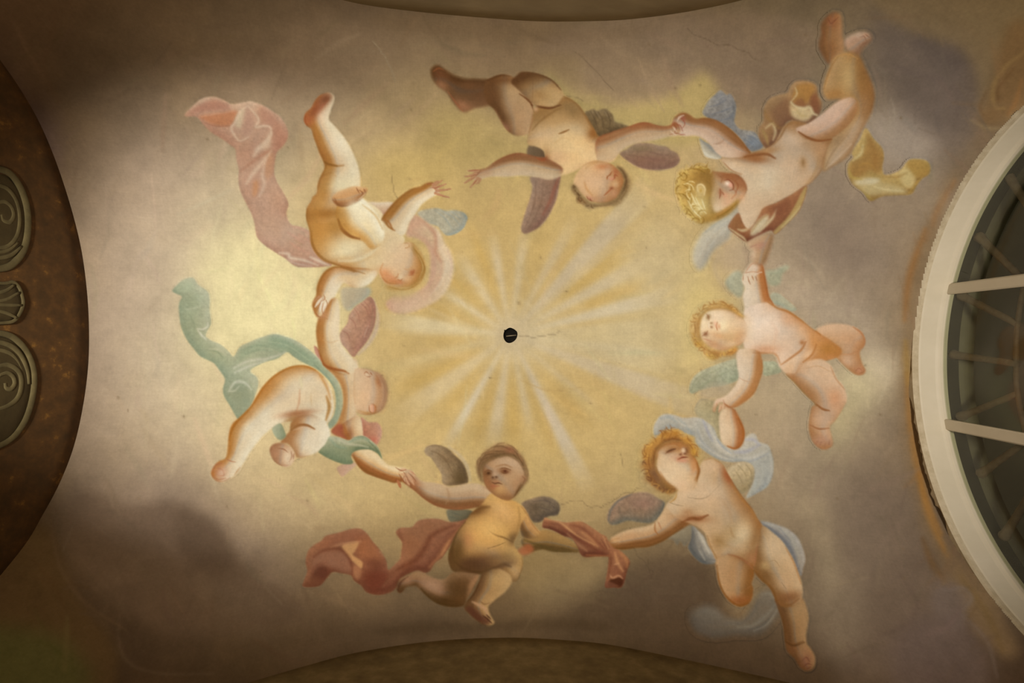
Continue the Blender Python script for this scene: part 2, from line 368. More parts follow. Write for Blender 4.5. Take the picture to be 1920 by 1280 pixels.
# warm glow and the yellow glory
cloud('430,470 560,330 700,250 880,225 1010,215 1140,170 1290,130 1370,180 1350,300 1345,420 1335,560 1320,700 1290,800 1240,880 1130,980 960,960 790,960 640,930 540,860 480,760 400,680 390,560', 'cbae78', 0.55, 55)
cloud('640,360 800,300 960,330 1100,300 1230,290 1330,380 1335,520 1310,690 1240,800 1160,890 1000,930 830,890 730,820 690,700 640,560', 'c9a96a', 0.75, 45)
cloud('380,500 450,440 560,470 640,560 640,660 560,690 460,700 390,640', 'efdfa6', 0.85, 32)
cloud('820,200 900,215 980,260 1080,250 1180,300 1150,340 1000,330 900,320 800,270', 'b39a5c', 0.55, 18)
cloud('1105,180 1140,200 1200,192 1250,185 1285,160 1312,138 1338,158 1350,190 1335,250 1290,270 1200,260 1120,230', 'b79f62', 0.75, 7, 3, 5)
cloud('690,300 760,270 840,290 850,350 760,360 700,350', 'c2a45c', 0.45, 22)
cloud('1020,130 1060,165 1110,205 1090,215 1040,175', 'b59f5e', 0.6, 8)
cloud('700,850 800,800 900,850 880,960 780,980 640,960 610,900', 'c9ab72', 0.5, 30)
cloud('1290,470 1330,540 1335,640 1300,700 1275,620 1270,540', 'dcc37a', 0.6, 20)
cloud('1180,470 1280,480 1280,700 1180,720 1120,640', 'cdb98a', 0.5, 30)
cloud('985,1015 1060,1035 1130,1048 1135,1075 1080,1105 1000,1115 970,1085', '9c8050', 0.6, 14)
cloud('1335,1045 1420,1080 1450,1110 1445,1150 1400,1165 1350,1140 1330,1090', '9b7f58', 0.6, 12)
cloud('1200,800 1230,770 1240,830 1205,900 1215,940 1260,950 1230,960 1170,920', 'c0a468', 0.5, 12)
cloud('1290,560 1310,545 1370,555 1400,580 1380,570 1330,560 1295,590 1285,640', 'd9bd78', 0.7, 7)
cloud('1215,860 1240,800 1300,800 1320,850 1320,890 1300,920 1240,930', 'c9a45e', 0.6, 8)
# rays
CX, CY = 957.0, 628.0
def ray(a, hw, r0, r1, h, op, soft=4):
    c = lambda d, r: (CX + r * math.cos(math.radians(d)), CY + r * math.sin(math.radians(d)))
    P = np.array([c(a - hw * 1.3, r0), c(a - hw, (r0 + r1) / 2), c(a - hw * 0.9, r1), c(a + hw * 0.9, r1), c(a + hw, (r0 + r1) / 2), c(a + hw * 1.3, r0)])
    poly = P; win = window(poly, 4 * soft + 30); m = blur(raster(poly, win, 2), soft)
    X, Y = np.meshgrid(np.arange(win[0], win[2]) - MX - CX, np.arange(win[1], win[3]) - MY - CY); R = np.hypot(X, Y)
    m = m * np.clip((r1 - R) / (0.35 * (r1 - r0)), 0, 1) * np.clip((R - r0 * 0.6) / 20 + 0.3, 0, 1)
    sky._put(win, (m * op).astype(np.float32), pig(h, *P.mean(0)), False)
for a, hw, r0, r1, h, op in [(-110, 2.2, 30, 230, 'c79d4c', .55), (-136, 3, 30, 190, 'c69f50', .5), (-160, 3, 40, 200, 'd0a95e', .5), (176, 3, 40, 170, 'cfa85c', .4),
        (154, 3.5, 60, 260, 'c79f50', .45), (131, 3, 60, 210, 'c8a155', .45), (109, 3.5, 60, 240, 'c29c54', .5), (88, 4, 50, 230, 'c09a50', .55), (70, 2.6, 60, 260, 'bd9a55', .5),
        (50, 4, 60, 240, 'c39e58', .5), (31, 4, 70, 240, 'c6a466', .4), (-37, 4, 120, 290, 'c4a056', .5), (-21, 2.4, 150, 290, 'c9a257', .55), (-71, 3, 40, 260, 'c7a561', .4), (-54, 2.5, 40, 250, 'c8a560', .35)]:
    ray(a, hw, r0, r1, h, op, 5)
for a, hw, r0, r1, h, op in [(-47, 4.2, 25, 400, 'c6b394', .75), (-41, 2.2, 30, 300, 'cab694', .5), (-100, 3.2, 20, 205, 'd2bd97', .75), (-82, 3.6, 20, 215, 'cfba92', .7), (-123, 4.2, 20, 190, 'd3bd93', .75), (-147, 3, 20, 165, 'd8c49c', .85),
        (-173, 4.6, 20, 260, 'd9c496', .9), (-178, 2, 20, 240, 'd8c396', .5), (165, 3, 25, 260, 'd5bd88', .5), (143, 5.5, 20, 270, 'd0b98e', .65), (120, 2.6, 25, 250, 'd0bfa0', .9), (99, 4.2, 25, 225, 'cdb893', .75),
        (78, 2.8, 25, 190, 'cbb793', .65), (63, 3.2, 25, 330, 'c9b697', .9), (40, 2, 25, 220, 'cbb58f', .5), (20.5, 4.5, 30, 400, 'c9b594', .7), (10, 5, 30, 330, 'cab892', .5), (-14, 3.2, 30, 330, 'd0be9b', .85), (-28.5, 3.2, 25, 300, 'cdb995', .75), (-61, 3, 20, 260, 'cbb691', .6), (1, 8, 30, 330, 'cbb88e', .5)]:
    ray(a, hw, r0, r1, h, op, 3.5)
sky.blob(CX + 25, CY + 5, 75, 55, 'd5c095', 0.6, 0, False); sky.blob(1240, 470, 60, 80, 'c4b08a', .35, 0, False)
sky.blob(CX, CY, 24, 24, 'cdb792', 0.7, 0, False)
# clouds
cloud('1000,95 1080,110 1100,160 1150,185 1200,180 1250,176 1290,150 1315,126 1345,155 1370,190 1440,200 1500,170 1540,60 1400,20 1150,30', '88705a', 0.45, 9, 5, 3)
cloud('1200,60 1320,50 1440,90 1500,160 1440,190 1370,180 1330,125 1270,130 1210,110', '7f6a54', 0.45, 16, 4, 6)
cloud('1640,40 1700,50 1745,72 1790,92 1822,130 1836,190 1830,250 1790,290 1730,250 1690,200 1640,140 1620,80', '62554b', 0.70, 22, 5, 8)
cloud('1730,60 1765,78 1800,92 1818,120 1800,140 1760,120 1720,90', '51463f', 0.5, 10)
cloud('1660,30 1740,68 1800,88 1832,140 1842,230 1930,200 1960,-40 1640,-60', '7a6544', 0.55, 7)
cloud('1640,210 1720,230 1760,290 1720,330 1660,300 1610,260', 'b0a08e', 0.6, 20, 4, 9)
cloud('1470,330 1560,300 1640,380 1680,470 1640,560 1560,500 1480,470 1440,420', '8d7a66', 0.55, 28, 6, 10)
cloud('1540,380 1600,400 1630,470 1590,520 1540,470', '7b6857', 0.4, 20)
cloud('1395,440 1450,470 1500,500 1560,560 1530,590 1470,540 1410,520 1340,500 1345,450', 'b39b7e', 0.6, 12, 4, 11)
cloud('1440,520 1500,545 1570,560 1640,600 1660,680 1640,720 1610,640 1530,600 1460,570', 'b5a086', 0.55, 16, 4, 12)
for P in ('1440,505 1480,528 1500,560 1530,565 1545,550', '1475,490 1505,520 1520,548', '1550,585 1590,598 1640,630', '1490,470 1530,500 1545,530', '1350,470 1340,505 1365,545 1390,560'):
    sky.line(P, 7, 'b8a283', 0.28, 5, False)
sky.blob(1640, 690, 40, 28, 'c9b494', .7, 0, False); sky.blob(1600, 725, 50, 40, 'cdbb8e', .75, -20, False); sky.blob(1575, 790, 30, 55, 'c0ad7e', .6, 25, False); sky.blob(1500, 700, 60, 60, 'b9a27c', .35, 0, False)
cloud('1330,780 1450,720 1520,800 1560,900 1540,1000 1450,930 1400,860', 'ab9474', 0.45, 25)
cloud('1470,830 1560,860 1640,920 1680,1010 1600,1080 1530,980 1480,900', '8f7c62', 0.45, 28, 5, 14)
cloud('1580,900 1690,880 1740,1000 1780,1100 1750,1250 1600,1290 1540,1200 1560,1050', '6c5a4a', 0.55, 30, 5, 15)
cloud('1540,1010 1500,1100 1540,1200 1600,1230 1620,1100', '8d7a60', 0.5, 20)
cloud('1500,930 1530,1030 1550,1120 1570,1060 1550,960', '9c8868', 0.5, 12)
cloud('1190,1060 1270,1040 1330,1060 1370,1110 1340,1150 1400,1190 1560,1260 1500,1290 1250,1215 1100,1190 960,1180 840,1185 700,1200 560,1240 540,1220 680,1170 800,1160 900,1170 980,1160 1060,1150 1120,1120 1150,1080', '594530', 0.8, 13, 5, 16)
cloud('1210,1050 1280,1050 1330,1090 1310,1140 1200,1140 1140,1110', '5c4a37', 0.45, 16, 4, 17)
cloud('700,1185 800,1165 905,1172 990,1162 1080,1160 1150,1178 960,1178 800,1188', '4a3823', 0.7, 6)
cloud('1010,1090 1130,1040 1200,1030 1150,1080 1060,1130 990,1140', '917b58', 0.5, 22)
cloud('300,860 420,930 520,1000 560,1100 480,1140 380,1080 300,980 200,930', '9a8474', 0.35, 40)
cloud('350,940 470,1010 540,1060 500,1130 400,1100 250,1010 120,980 150,930', '7b6655', 0.35, 26, 6, 18)
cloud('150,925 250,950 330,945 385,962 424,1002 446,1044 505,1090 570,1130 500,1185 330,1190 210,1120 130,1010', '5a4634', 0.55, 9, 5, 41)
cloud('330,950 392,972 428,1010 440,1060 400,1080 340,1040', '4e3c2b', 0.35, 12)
cloud('480,720 560,860 660,920 620,980 520,960 440,880', 'd3b987', 0.4, 35)
cloud('200,330 320,260 340,420 330,560 230,620 180,500', 'c9ad90', 0.35, 30)
cloud('560,30 800,60 960,80 1000,120 900,140 780,110 640,150 520,140', '836a4f', 0.45, 22, 5, 19)
cloud('720,25 900,50 1080,58 1240,52 1080,75 880,70 720,50', '6e573c', 0.55, 9)
# painted borders of the corners
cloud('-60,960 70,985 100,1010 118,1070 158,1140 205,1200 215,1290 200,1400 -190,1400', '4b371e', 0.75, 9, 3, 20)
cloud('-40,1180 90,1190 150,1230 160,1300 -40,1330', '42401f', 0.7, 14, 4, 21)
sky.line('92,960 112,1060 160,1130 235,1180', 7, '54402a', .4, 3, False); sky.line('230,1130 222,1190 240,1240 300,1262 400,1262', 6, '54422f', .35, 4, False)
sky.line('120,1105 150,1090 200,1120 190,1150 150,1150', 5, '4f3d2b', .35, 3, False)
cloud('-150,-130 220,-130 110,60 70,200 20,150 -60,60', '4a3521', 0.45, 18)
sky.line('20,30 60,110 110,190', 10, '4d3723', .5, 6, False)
# ochre border round the window
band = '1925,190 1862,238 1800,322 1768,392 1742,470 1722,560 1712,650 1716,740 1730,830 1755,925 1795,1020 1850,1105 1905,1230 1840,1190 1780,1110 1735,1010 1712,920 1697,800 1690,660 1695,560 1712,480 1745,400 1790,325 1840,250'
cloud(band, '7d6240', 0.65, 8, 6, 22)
for P, h in (('1735,430 1705,520 1696,600', '8f6030'), ('1700,700 1705,780 1718,860 1735,930 1765,1000', '94662f'), ('1722,880 1740,960 1775,1040', '9a6a30'), ('1698,640 1703,720', 'a07a3c'), ('1790,340 1760,390 1735,450', '87603a'), ('1730,1010 1750,1060 1780,1100', '6a4c2a'), ('1800,1080 1850,1150 1880,1220', '6a5230')):
    sky.line(P, 13, h, .6, 6, False)
cloud('1760,1085 1800,1100 1830,1140 1815,1130 1805,1180 1770,1170 1745,1130', '6f5f54', 0.6, 6); cloud('1690,1180 1760,1150 1830,1190 1850,1300 1700,1320 1670,1240', '64534a', 0.6, 14)
sky.line('1772,1108 1805,1102 1822,1122 1808,1140', 7, '75665a', .4, 4, False); sky.line('1800,1150 1850,1200 1870,1270', 7, '6c5c50', .35, 4, False)
sky.line('1690,1080 1720,1130 1700,1170 1650,1190', 7, '5a483c', .3, 5, False)
cloud('1880,60 1930,50 1940,180 1900,215 1850,235 1835,215 1860,160', '6b4c2a', 0.6, 8, 3, 23)
for P, h, wd in (('1925,95 1885,125 1862,165 1866,200 1884,203', '8a6d3f', 8), ('1900,130 1872,165 1872,190', '5a3e22', 6), ('1845,215 1838,200 1850,170', '5f452a', 7), ('1915,150 1905,190 1890,215', '84592f', 8), ('1820,225 1850,240 1875,240', '8c7650', 8)):
    sky.line(P, wd, h, .4, 3.5, False)
# broad brushwork, drawn round the glory and along the clouds
br = np.random.default_rng(11)
for i in range(900):
    x, y = br.uniform(60, 1880), br.uniform(20, 1270); L = br.uniform(14, 60); wd = br.uniform(3, 12)
    a = math.atan2(y - 628, x - 957) + (0 if math.hypot(x - 957, y - 628) < 330 else math.pi / 2) + br.normal(scale=0.5)
    P = np.array([[x - L * math.cos(a), y - L * math.sin(a)], [x + br.normal(scale=4), y + br.normal(scale=4)], [x + L * math.cos(a), y + L * math.sin(a)]])
    c = CAN[int(np.clip(y + MY, 0, CH - 1)), int(np.clip(x + MX, 0, CW - 1))] / INV[int(np.clip(y + MY, 0, CH - 1)), int(np.clip(x + MX, 0, CW - 1))]
    c = np.clip(c * (1 + br.normal(scale=0.05)) * (1 + br.normal(scale=0.015, size=3)), 0.02, 1) ** 2
    h = ''.join('%02x' % int(255 * (12.92 * v if v < 0.0031308 else 1.055 * v ** (1 / 2.4) - 0.055)) for v in c)
    sky.line(P, wd, h, br.uniform(0.15, 0.45), wd * 0.4, False)
# fine relief of tone and the cracks in the plaster
CAN *= np.sqrt(1 + 0.24 * (F3 - 0.5) + 0.12 * (GRAIN - 0.5))[..., None]
def crack(P, op=0.32, wd=1.3, h='4a3a28'):
    c = spline(P, False, 8); r = np.random.default_rng(int(c[0, 0])); c = c + r.normal(scale=1.3, size=c.shape)
    part = sky; part.line(c[::2], wd, h, op, 0.6, False, False)
CRACKS = ['1052,946 1085,940 1112,951 1140,945 1165,928 1205,914', '1290,56 1338,80 1382,91 1425,112', '974,630 1010,631 1052,622', '700,80 720,105 742,152', '735,330 740,360 748,385', '1180,990 1190,1030 1225,1075', '1215,1050 1222,1090', '620,270 655,310 672,335', '1060,180 1100,190', '1540,620 1590,610', '1330,700 1300,745', '380,560 360,520', '1165,850 1168,880', '560,860 520,872', '1420,1060 1400,1085 1370,1080', '1080,100 1120,135 1150,170']
for c in CRACKS: crack(c)
crack('700,78 722,108 742,152', 0.5, 2, 'a08c6c')
for i in range(70):
    x, y = rng.uniform(200, 1700), rng.uniform(60, 1150); sky.blob(x, y, rng.uniform(1, 2.6), rng.uniform(1, 2.6), '6a5438', rng.uniform(.15, .5), 0, False)
# ------------------------------------------------------------------ the vault, the arches, the walls
M_FRESCO = fresco_material()
def sample(can, x, y):
    """bilinear look-up of the canvas at photo pixels"""
    fx = np.clip(x + MX - 0.5, 0, CW - 1.01); fy = np.clip(y + MY - 0.5, 0, CH - 1.01)
    i = fx.astype(int); j = fy.astype(int); u = (fx - i)[:, None]; v = (fy - j)[:, None]
    return ((can[j, i] * (1 - u) + can[j, i + 1] * u) * (1 - v) + (can[j + 1, i] * (1 - u) + can[j + 1, i + 1] * u) * v) ** 2

WX = 2.64                                     # wall plane of the window
WC = (0.055 * WX, 1.153 * WX)                 # its arch centre (y, height above camera)
RO = 0.5417 * WX                              # its radius
HOLE = spline('945,622 950,617 956,614 964,617 970,623 969,633 963,640 955,643 948,640 944,632', True, 4)
def build_vault(can):
    xs = np.concatenate([np.arange(-420, -24, 12), np.arange(-24, 1944, 3), np.arange(1944, 2340, 12)]).astype(float)
    ys = np.concatenate([np.arange(-300, -24, 12), np.arange(-24, 1304, 3), np.arange(1304, 1590, 12)]).astype(float)
    X, Y = np.meshgrid(xs, ys); ny, nx = X.shape
    # ring of grid points around the hook hole is drawn onto its ragged rim
    hx, hy = HOLE.mean(0); ang = np.arctan2(Y - hy, X - hx); rad = np.hypot(X - hx, Y - hy)
    ha = np.arctan2(HOLE[:, 1] - hy, HOLE[:, 0] - hx); hr = np.hypot(HOLE[:, 0] - hx, HOLE[:, 1] - hy); o = np.argsort(ha)
    rim = np.interp(ang, ha[o], hr[o], period=2 * math.pi)
    inside = rad < rim - 1.5
    # the vault stops at the arch of the window
    du = np.maximum(X - 960, 1.0); wy = (Y - 640) / du * WX; wz = WX * FPX / du
    inside |= (X > 1650) & np.where(wz > WC[1], np.hypot(wy - WC[0], wz - WC[1]) < RO + 0.010, np.abs(wy - WC[0]) < RO + 0.010)
    snap = (~inside) & (rad < rim + 2.2)
    X = np.where(snap, hx + (X - hx) * rim / np.maximum(rad, 1e-3), X); Y = np.where(snap, hy + (Y - hy) * rim / np.maximum(rad, 1e-3), Y)
    V = on_vault(X.ravel(), Y.ravel()); idx = np.arange(nx * ny).reshape(ny, nx)
    q = np.stack([idx[:-1, :-1], idx[1:, :-1], idx[1:, 1:], idx[:-1, 1:]], -1).reshape(-1, 4)
    q = q[~inside.ravel()[q].any(1)]
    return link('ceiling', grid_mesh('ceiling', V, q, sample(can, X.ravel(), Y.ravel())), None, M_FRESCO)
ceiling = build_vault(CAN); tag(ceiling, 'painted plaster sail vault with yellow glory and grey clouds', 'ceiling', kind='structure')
M_DARK = noisy_material('hole_black', [(0.3, '0b0906'), (0.7, '15110b')], 20, 0.95)  # near-black lining of the hook hole
hp = on_vault(HOLE[:, 0], HOLE[:, 1]); n = len(hp)
tv = list(hp + [0, 0, -0.0005]) + list(hp * [0.97, 0.97, 1] + [0, 0, 0.35])
hole = link('hook_hole', mesh_from('hook_hole', tv, [(i, (i + 1) % n, n + (i + 1) % n, n + i) for i in range(n)] + [tuple(range(n, 2 * n))]), ceiling, M_DARK)
hole['label'] = 'black ragged hook hole at the centre of the painted rays'
M_IRON = noisy_material('old_iron', [(0.35, '6b6050'), (0.7, '8a7c66')], 30, 0.5)
hc = on_vault(958.0, 629.0)
tube('hook_bar', [hc + np.array([-0.035, 0.004, 0.05]), hc + np.array([0.0, 0.0, 0.045]), hc + np.array([0.04, -0.004, 0.05])], 0.0035, M_IRON, ceiling)

M_LEFT = noisy_material('brown_ochre_distemper', [(0.25, '3e2c14'), (0.48, '4e3519'), (0.62, '5a3d1c'), (0.74, '86602a')], 13, 0.85, 0.15, (1, 1.0, 0.7))
M_BACK = noisy_material('grey_beige_distemper', [(0.3, '8a7c66'), (0.55, '988a72'), (0.75, 'a6977e')], 5, 0.9, 0.05, (0.5, 1, 1))
M_FRONT = noisy_material('olive_beige_distemper', [(0.3, '6a5a3e'), (0.5, '7c6b4a'), (0.75, '93805c')], 9, 0.9, 0.08)
M_WALL = noisy_material('limewash', [(0.3, 'a89a80'), (0.7, 'b8aa90')], 3, 0.9)
def curtain(name, curve, out, mat, label, drop=None, thick=0.3):
    """wall under an arch: its crown follows the arch line where it meets the vault, and it drops to the floor"""
    c = spline(curve, False, 8); P = on_vault(c[:, 0], c[:, 1]); n = len(P); V = []
    zs = 40
    for p in P:
        V += [(p[0], p[1], p[2] + 0.06)] + [(p[0] + out[0] * 0.004 * k * 0, p[1], p[2] * (1 - k / zs)) for k in range(1, zs + 1)]
    m = zs + 1; F = []
    for i in range(n - 1):
        for k in range(zs): F.append((i * m + k, (i + 1) * m + k, (i + 1) * m + k + 1, i * m + k + 1))
    b = len(V)
    for p in P:
        V += [(p[0] + out[0] * thick, p[1] + out[1] * thick, p[2] + 0.06), (p[0] + out[0] * thick, p[1] + out[1] * thick, 0)]
    for i in range(n - 1):
        F.append((b + 2 * i, b + 2 * i + 1, b + 2 * i + 3, b + 2 * i + 2)); F.append((i * m, b + 2 * i, b + 2 * i + 2, (i + 1) * m))
    o = link(name, mesh_from(name, V, F, True), None, mat)
    bm = bmesh.new(); bm.from_mesh(o.data); bmesh.ops.recalc_face_normals(bm, faces=bm.faces); bm.to_mesh(o.data); bm.free()
    return tag(o, label, 'wall', kind='structure')
LEFT_EDGE = '-60,30 0,112 40,170 75,232 105,303 132,385 152,465 163,545 167,620 165,690 155,765 138,838 112,905 80,965 40,1030 -60,1150'
TOP_EDGE = '420,-70 560,-28 658,4 782,22 928,35 1010,40 1092,40 1183,36 1300,20 1420,-8 1600,-70'
BOTTOM_EDGE = '230,1345 380,1303 484,1274 580,1246 674,1222 809,1202 945,1195 1050,1199 1148,1209 1283,1236 1452,1273 1600,1310 1700,1345'
wall_left = curtain('wall_left', LEFT_EDGE, (-1, 0), M_LEFT, 'brown painted lunette wall under the left arch')
curtain('wall_back', TOP_EDGE, (0, -1), M_BACK, 'plain grey beige wall under the shallow top arch')
curtain('wall_front', BOTTOM_EDGE, (0, 1), M_FRONT, 'mottled olive wall under the bottom arch')

# ------------------------------------------------------------------ carved scroll ornaments on the left lunette wall
_lc = spline(LEFT_EDGE, False, 8); _lp = on_vault(_lc[:, 0], _lc[:, 1]); _lr = _lp[:, 1] / _lp[:, 0]; _lo = np.argsort(_lr)
def on_left_wall(px, py, out=0.0):
    tx, ty = (px - 960) / FPX, (py - 640) / FPX
    X = float(np.interp(ty / tx, _lr[_lo], _lp[_lo, 0])); z = X / tx
    return Vector((X + out, ty * z, z + CZ))
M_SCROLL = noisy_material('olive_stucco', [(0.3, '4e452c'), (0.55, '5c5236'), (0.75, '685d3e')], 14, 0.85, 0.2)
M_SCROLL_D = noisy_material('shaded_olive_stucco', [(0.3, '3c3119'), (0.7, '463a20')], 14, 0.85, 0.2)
NX = Vector((1, 0, 0))
def relief(name, path, w, parent, mat, lift=0.012, flat=0.45):
    c = spline(path, False, 6)
    n = len(c); r = [(w / 2) * 0.0036 * (0.55 + 0.45 * math.sin(math.pi * min(max(i / (n - 1), 0.08), 0.92))) for i in range(n)]
    return tube(name, [on_left_wall(x, y, lift) for x, y in c], r, mat, parent, 10, (NX, flat))
def panel(name, outline, parent, mat, depth=0.016):
    c = spline(outline, True, 5); m = c.mean(0)
    V = [on_left_wall(*m, depth + 0.014)]; n = len(c); F = []
    for k, (f, d) in enumerate(((0.6, depth + 0.010), (0.9, depth), (1.0, 0.0))):
        V += [on_left_wall(*(m + (p - m) * f), d) for p in c]
    for i in range(n):
        j = (i + 1) % n; F.append((0, 1 + i, 1 + j))
        for k in range(2): F.append((1 + k * n + i, 1 + (k + 1) * n + i, 1 + (k + 1) * n + j, 1 + k * n + j))
    o = link(name, mesh_from(name, V, F, True), parent, mat)
    bm = bmesh.new(); bm.from_mesh(o.data); bmesh.ops.recalc_face_normals(bm, faces=bm.faces); bm.to_mesh(o.data); bm.free(); return o
def ornament(name, label, px, py):
    o = bpy.data.objects.new(name, None); COL.objects.link(o); o.parent = wall_left; return tag(o, label)
o = ornament('scroll_ornament', 'olive stucco volute above the shell on the brown left wall', 0, 420)
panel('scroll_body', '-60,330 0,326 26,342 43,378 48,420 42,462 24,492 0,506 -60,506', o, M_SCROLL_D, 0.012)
relief('outer_band', '-60,312 0,318 26,338 43,376 48,420 42,462 25,490 0,503 -60,505', 15, o, M_SCROLL)
relief('inner_band', '-40,345 0,350 20,370 29,402 26,436 12,458 -8,464 -40,455', 9, o, M_SCROLL, 0.02)
relief('curl', '-18,382 0,378 13,388 17,404 10,416 -2,413 -6,402', 9, o, M_SCROLL, 0.022)
relief('fluting', '-30,486 10,480 34,462', 7, o, M_SCROLL, 0.02); relief('fluting', '-30,474 6,470 28,454', 6, o, M_SCROLL, 0.02)
o = ornament('shell_ornament', 'small olive stucco shell between the two volutes on the left wall', 0, 565)
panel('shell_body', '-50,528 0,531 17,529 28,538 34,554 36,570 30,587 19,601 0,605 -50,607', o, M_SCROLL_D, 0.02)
relief('shell_rim', '-50,528 0,531 17,529 28,538 34,554 36,570 30,587 19,601 0,605 -50,607', 7, o, M_SCROLL, 0.022)
for r in ('-30,565 0,562 26,548', '-30,570 0,572 30,572', '-30,580 0,586 22,596', '-30,552 0,545 16,534'): relief('rib', r, 6, o, M_SCROLL, 0.03)
o = ornament('scroll_ornament', 'olive stucco volute below the shell on the brown left wall', 0, 730)
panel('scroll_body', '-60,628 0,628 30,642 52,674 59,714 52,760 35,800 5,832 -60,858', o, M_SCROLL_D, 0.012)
relief('outer_band', '-60,624 0,625 30,640 52,672 60,712 53,760 36,800 6,830 -60,856', 13, o, M_SCROLL)
relief('fluting', '-50,640 0,643 28,660 44,692 48,720', 9, o, M_SCROLL, 0.018); relief('fluting', '-50,655 0,658 22,672 36,698', 8, o, M_SCROLL, 0.018)
relief('inner_band', '-20,690 6,684 26,696 32,718 26,744 8,760 -20,770', 10, o, M_SCROLL, 0.022)
relief('curl', '-12,704 4,699 15,706 18,719 11,729 2,727 0,718', 8, o, M_SCROLL, 0.026)

# ------------------------------------------------------------------ the lunette window on the right
def arc(x, r, a0=-8, a1=188, n=72, c=WC):
    return [Vector((x, c[0] + r * math.cos(math.radians(a0 + (a1 - a0) * i / n)), CZ + c[1] + r * math.sin(math.radians(a0 + (a1 - a0) * i / n)))) for i in range(n + 1)]
def sweep_ring(name, prof, mat, parent, a0=-8, a1=188, n=72, wob=0.0, c=WC):
    """sweep a closed (x, r) profile round the arch"""
    V, F = [], []; m = len(prof); rr = np.random.default_rng(3); ragged = np.clip(np.convolve(rr.random(n + 12), np.ones(6) / 6, 'same') * 2.4 - 1.1 + 0.3 * rr.random(n + 12), -0.15, 0.9)
    for i in range(n + 1):
        a = math.radians(a0 + (a1 - a0) * i / n)
        for (x, r, w) in prof:
            d = w * ragged[i] * wob
            V.append((x, c[0] + (r + d) * math.cos(a), CZ + c[1] + (r + d) * math.sin(a)))
    for i in range(n):
        for k in range(m): F.append((i * m + k, i * m + (k + 1) % m, (i + 1) * m + (k + 1) % m, (i + 1) * m + k))
    F.append(tuple(range(m))); F.append(tuple(n * m + k for k in range(m)))
    o = link(name, mesh_from(name, V, F), parent, mat)
    bm = bmesh.new(); bm.from_mesh(o.data); bmesh.ops.recalc_face_normals(bm, faces=bm.faces); bm.to_mesh(o.data); bm.free()
    return o
M_FRAME = noisy_material('cream_paint', [(0.3, 'd0c6b0'), (0.7, 'dad0bc')], 4, 0.55, 0.03)
M_PLASTER = noisy_material('cream_plaster', [(0.3, 'b5a68a'), (0.7, 'd0c3aa')], 18, 0.9, 0.3)
M_RUST = noisy_material('rusty_iron', [(0.3, '6a5848'), (0.7, '84705e')], 25, 0.7, 0.2)
M_STONE = noisy_material('grey_stone', [(0.3, '6f6856'), (0.7, '7f7864')], 8, 0.9)
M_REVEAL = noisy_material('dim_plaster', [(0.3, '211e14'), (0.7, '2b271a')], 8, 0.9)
def glass_material():
    m, nt, p = new_mat('window_glass')
    p.inputs['Base Color'].default_value = (0.9, 0.93, 0.9, 1); p.inputs['Roughness'].default_value = 0.03
    p.inputs['Transmission Weight'].default_value = 1.0; p.inputs['IOR'].default_value = 1.0
    mix = nt.nodes.new('ShaderNodeMixShader'); tr = nt.nodes.new('ShaderNodeBsdfTransparent'); gl = nt.nodes.new('ShaderNodeBsdfGlossy')
    tr.inputs[0].default_value = (0.86, 0.88, 0.82, 1); gl.inputs['Roughness'].default_value = 0.05
    mix.inputs[0].default_value = 0.06
    nt.links.new(tr.outputs[0], mix.inputs[1]); nt.links.new(gl.outputs[0], mix.inputs[2])
    nt.links.new(mix.outputs[0], nt.nodes['Material Output'].inputs[0]); return m
M_GLASS = glass_material()
win = bpy.data.objects.new('window_1', None); COL.objects.link(win)
tag(win, 'arched lunette window with cream frame and dark night panes', 'window', kind='structure')
RI = RO - 0.024                                # the sash sits inside the plastered arch
D1, D2, D3 = 0.165, 0.285, 0.385               # depths in the wall: sash, dark rebate, outer stone band
sweep_ring('plaster_reveal', [(WX - 0.012, RO + 0.022, 1), (WX - 0.016, RO + 0.004, 0), (WX + 0.0, RO - 0.006, 0), (WX + D1 + 0.03, RO - 0.004, 0), (WX + D1 + 0.03, RO + 0.16, 0), (WX + 0.10, RO + 0.16, 0), (WX + 0.01, RO + 0.05, 0)], M_PLASTER, win, wob=0.045, n=260)
sweep_ring('frame', [(WX + 0.020, RO - 0.006, 0), (WX + 0.030, RO - 0.010, 0), (WX + 0.125, RO - 0.013, 0), (WX + 0.140, RO - 0.018, 0), (WX + 0.150, RO - 0.024, 0), (WX + 0.195, RO - 0.024, 0), (WX + 0.195, RO - 0.002, 0), (WX + 0.020, RO - 0.002, 0)], M_FRAME, win, n=120)
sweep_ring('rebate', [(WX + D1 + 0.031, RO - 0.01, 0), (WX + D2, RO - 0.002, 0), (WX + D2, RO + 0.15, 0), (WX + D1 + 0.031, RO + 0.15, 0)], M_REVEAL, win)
sweep_ring('outer_arch', [(WX + D2 + 0.001, RO - 0.002, 0), (WX + D3, RO - 0.002, 0), (WX + D3, RO + 0.14, 0), (WX + D2 + 0.001, RO + 0.14, 0)], M_STONE, win)
def bar_box(name, y0, y1, z0, z1, x0, x1, mat, parent):
    V = [(x, y, z) for x in (x0, x1) for y in (y0, y1) for z in (z0, z1)]
    me = mesh_from(name, V, [(0, 1, 3, 2), (4, 6, 7, 5), (0, 4, 5, 1), (2, 3, 7, 6), (0, 2, 6, 4), (1, 5, 7, 3)])
    o = link(name, me, parent, mat)
    bm = bmesh.new(); bm.from_mesh(me); bmesh.ops.bevel(bm, geom=bm.edges[:], offset=0.008, segments=1, affect='EDGES')
    bmesh.ops.recalc_face_normals(bm, faces=bm.faces); bm.to_mesh(me); bm.free(); return o
zs = CZ + WC[1]
ym = []
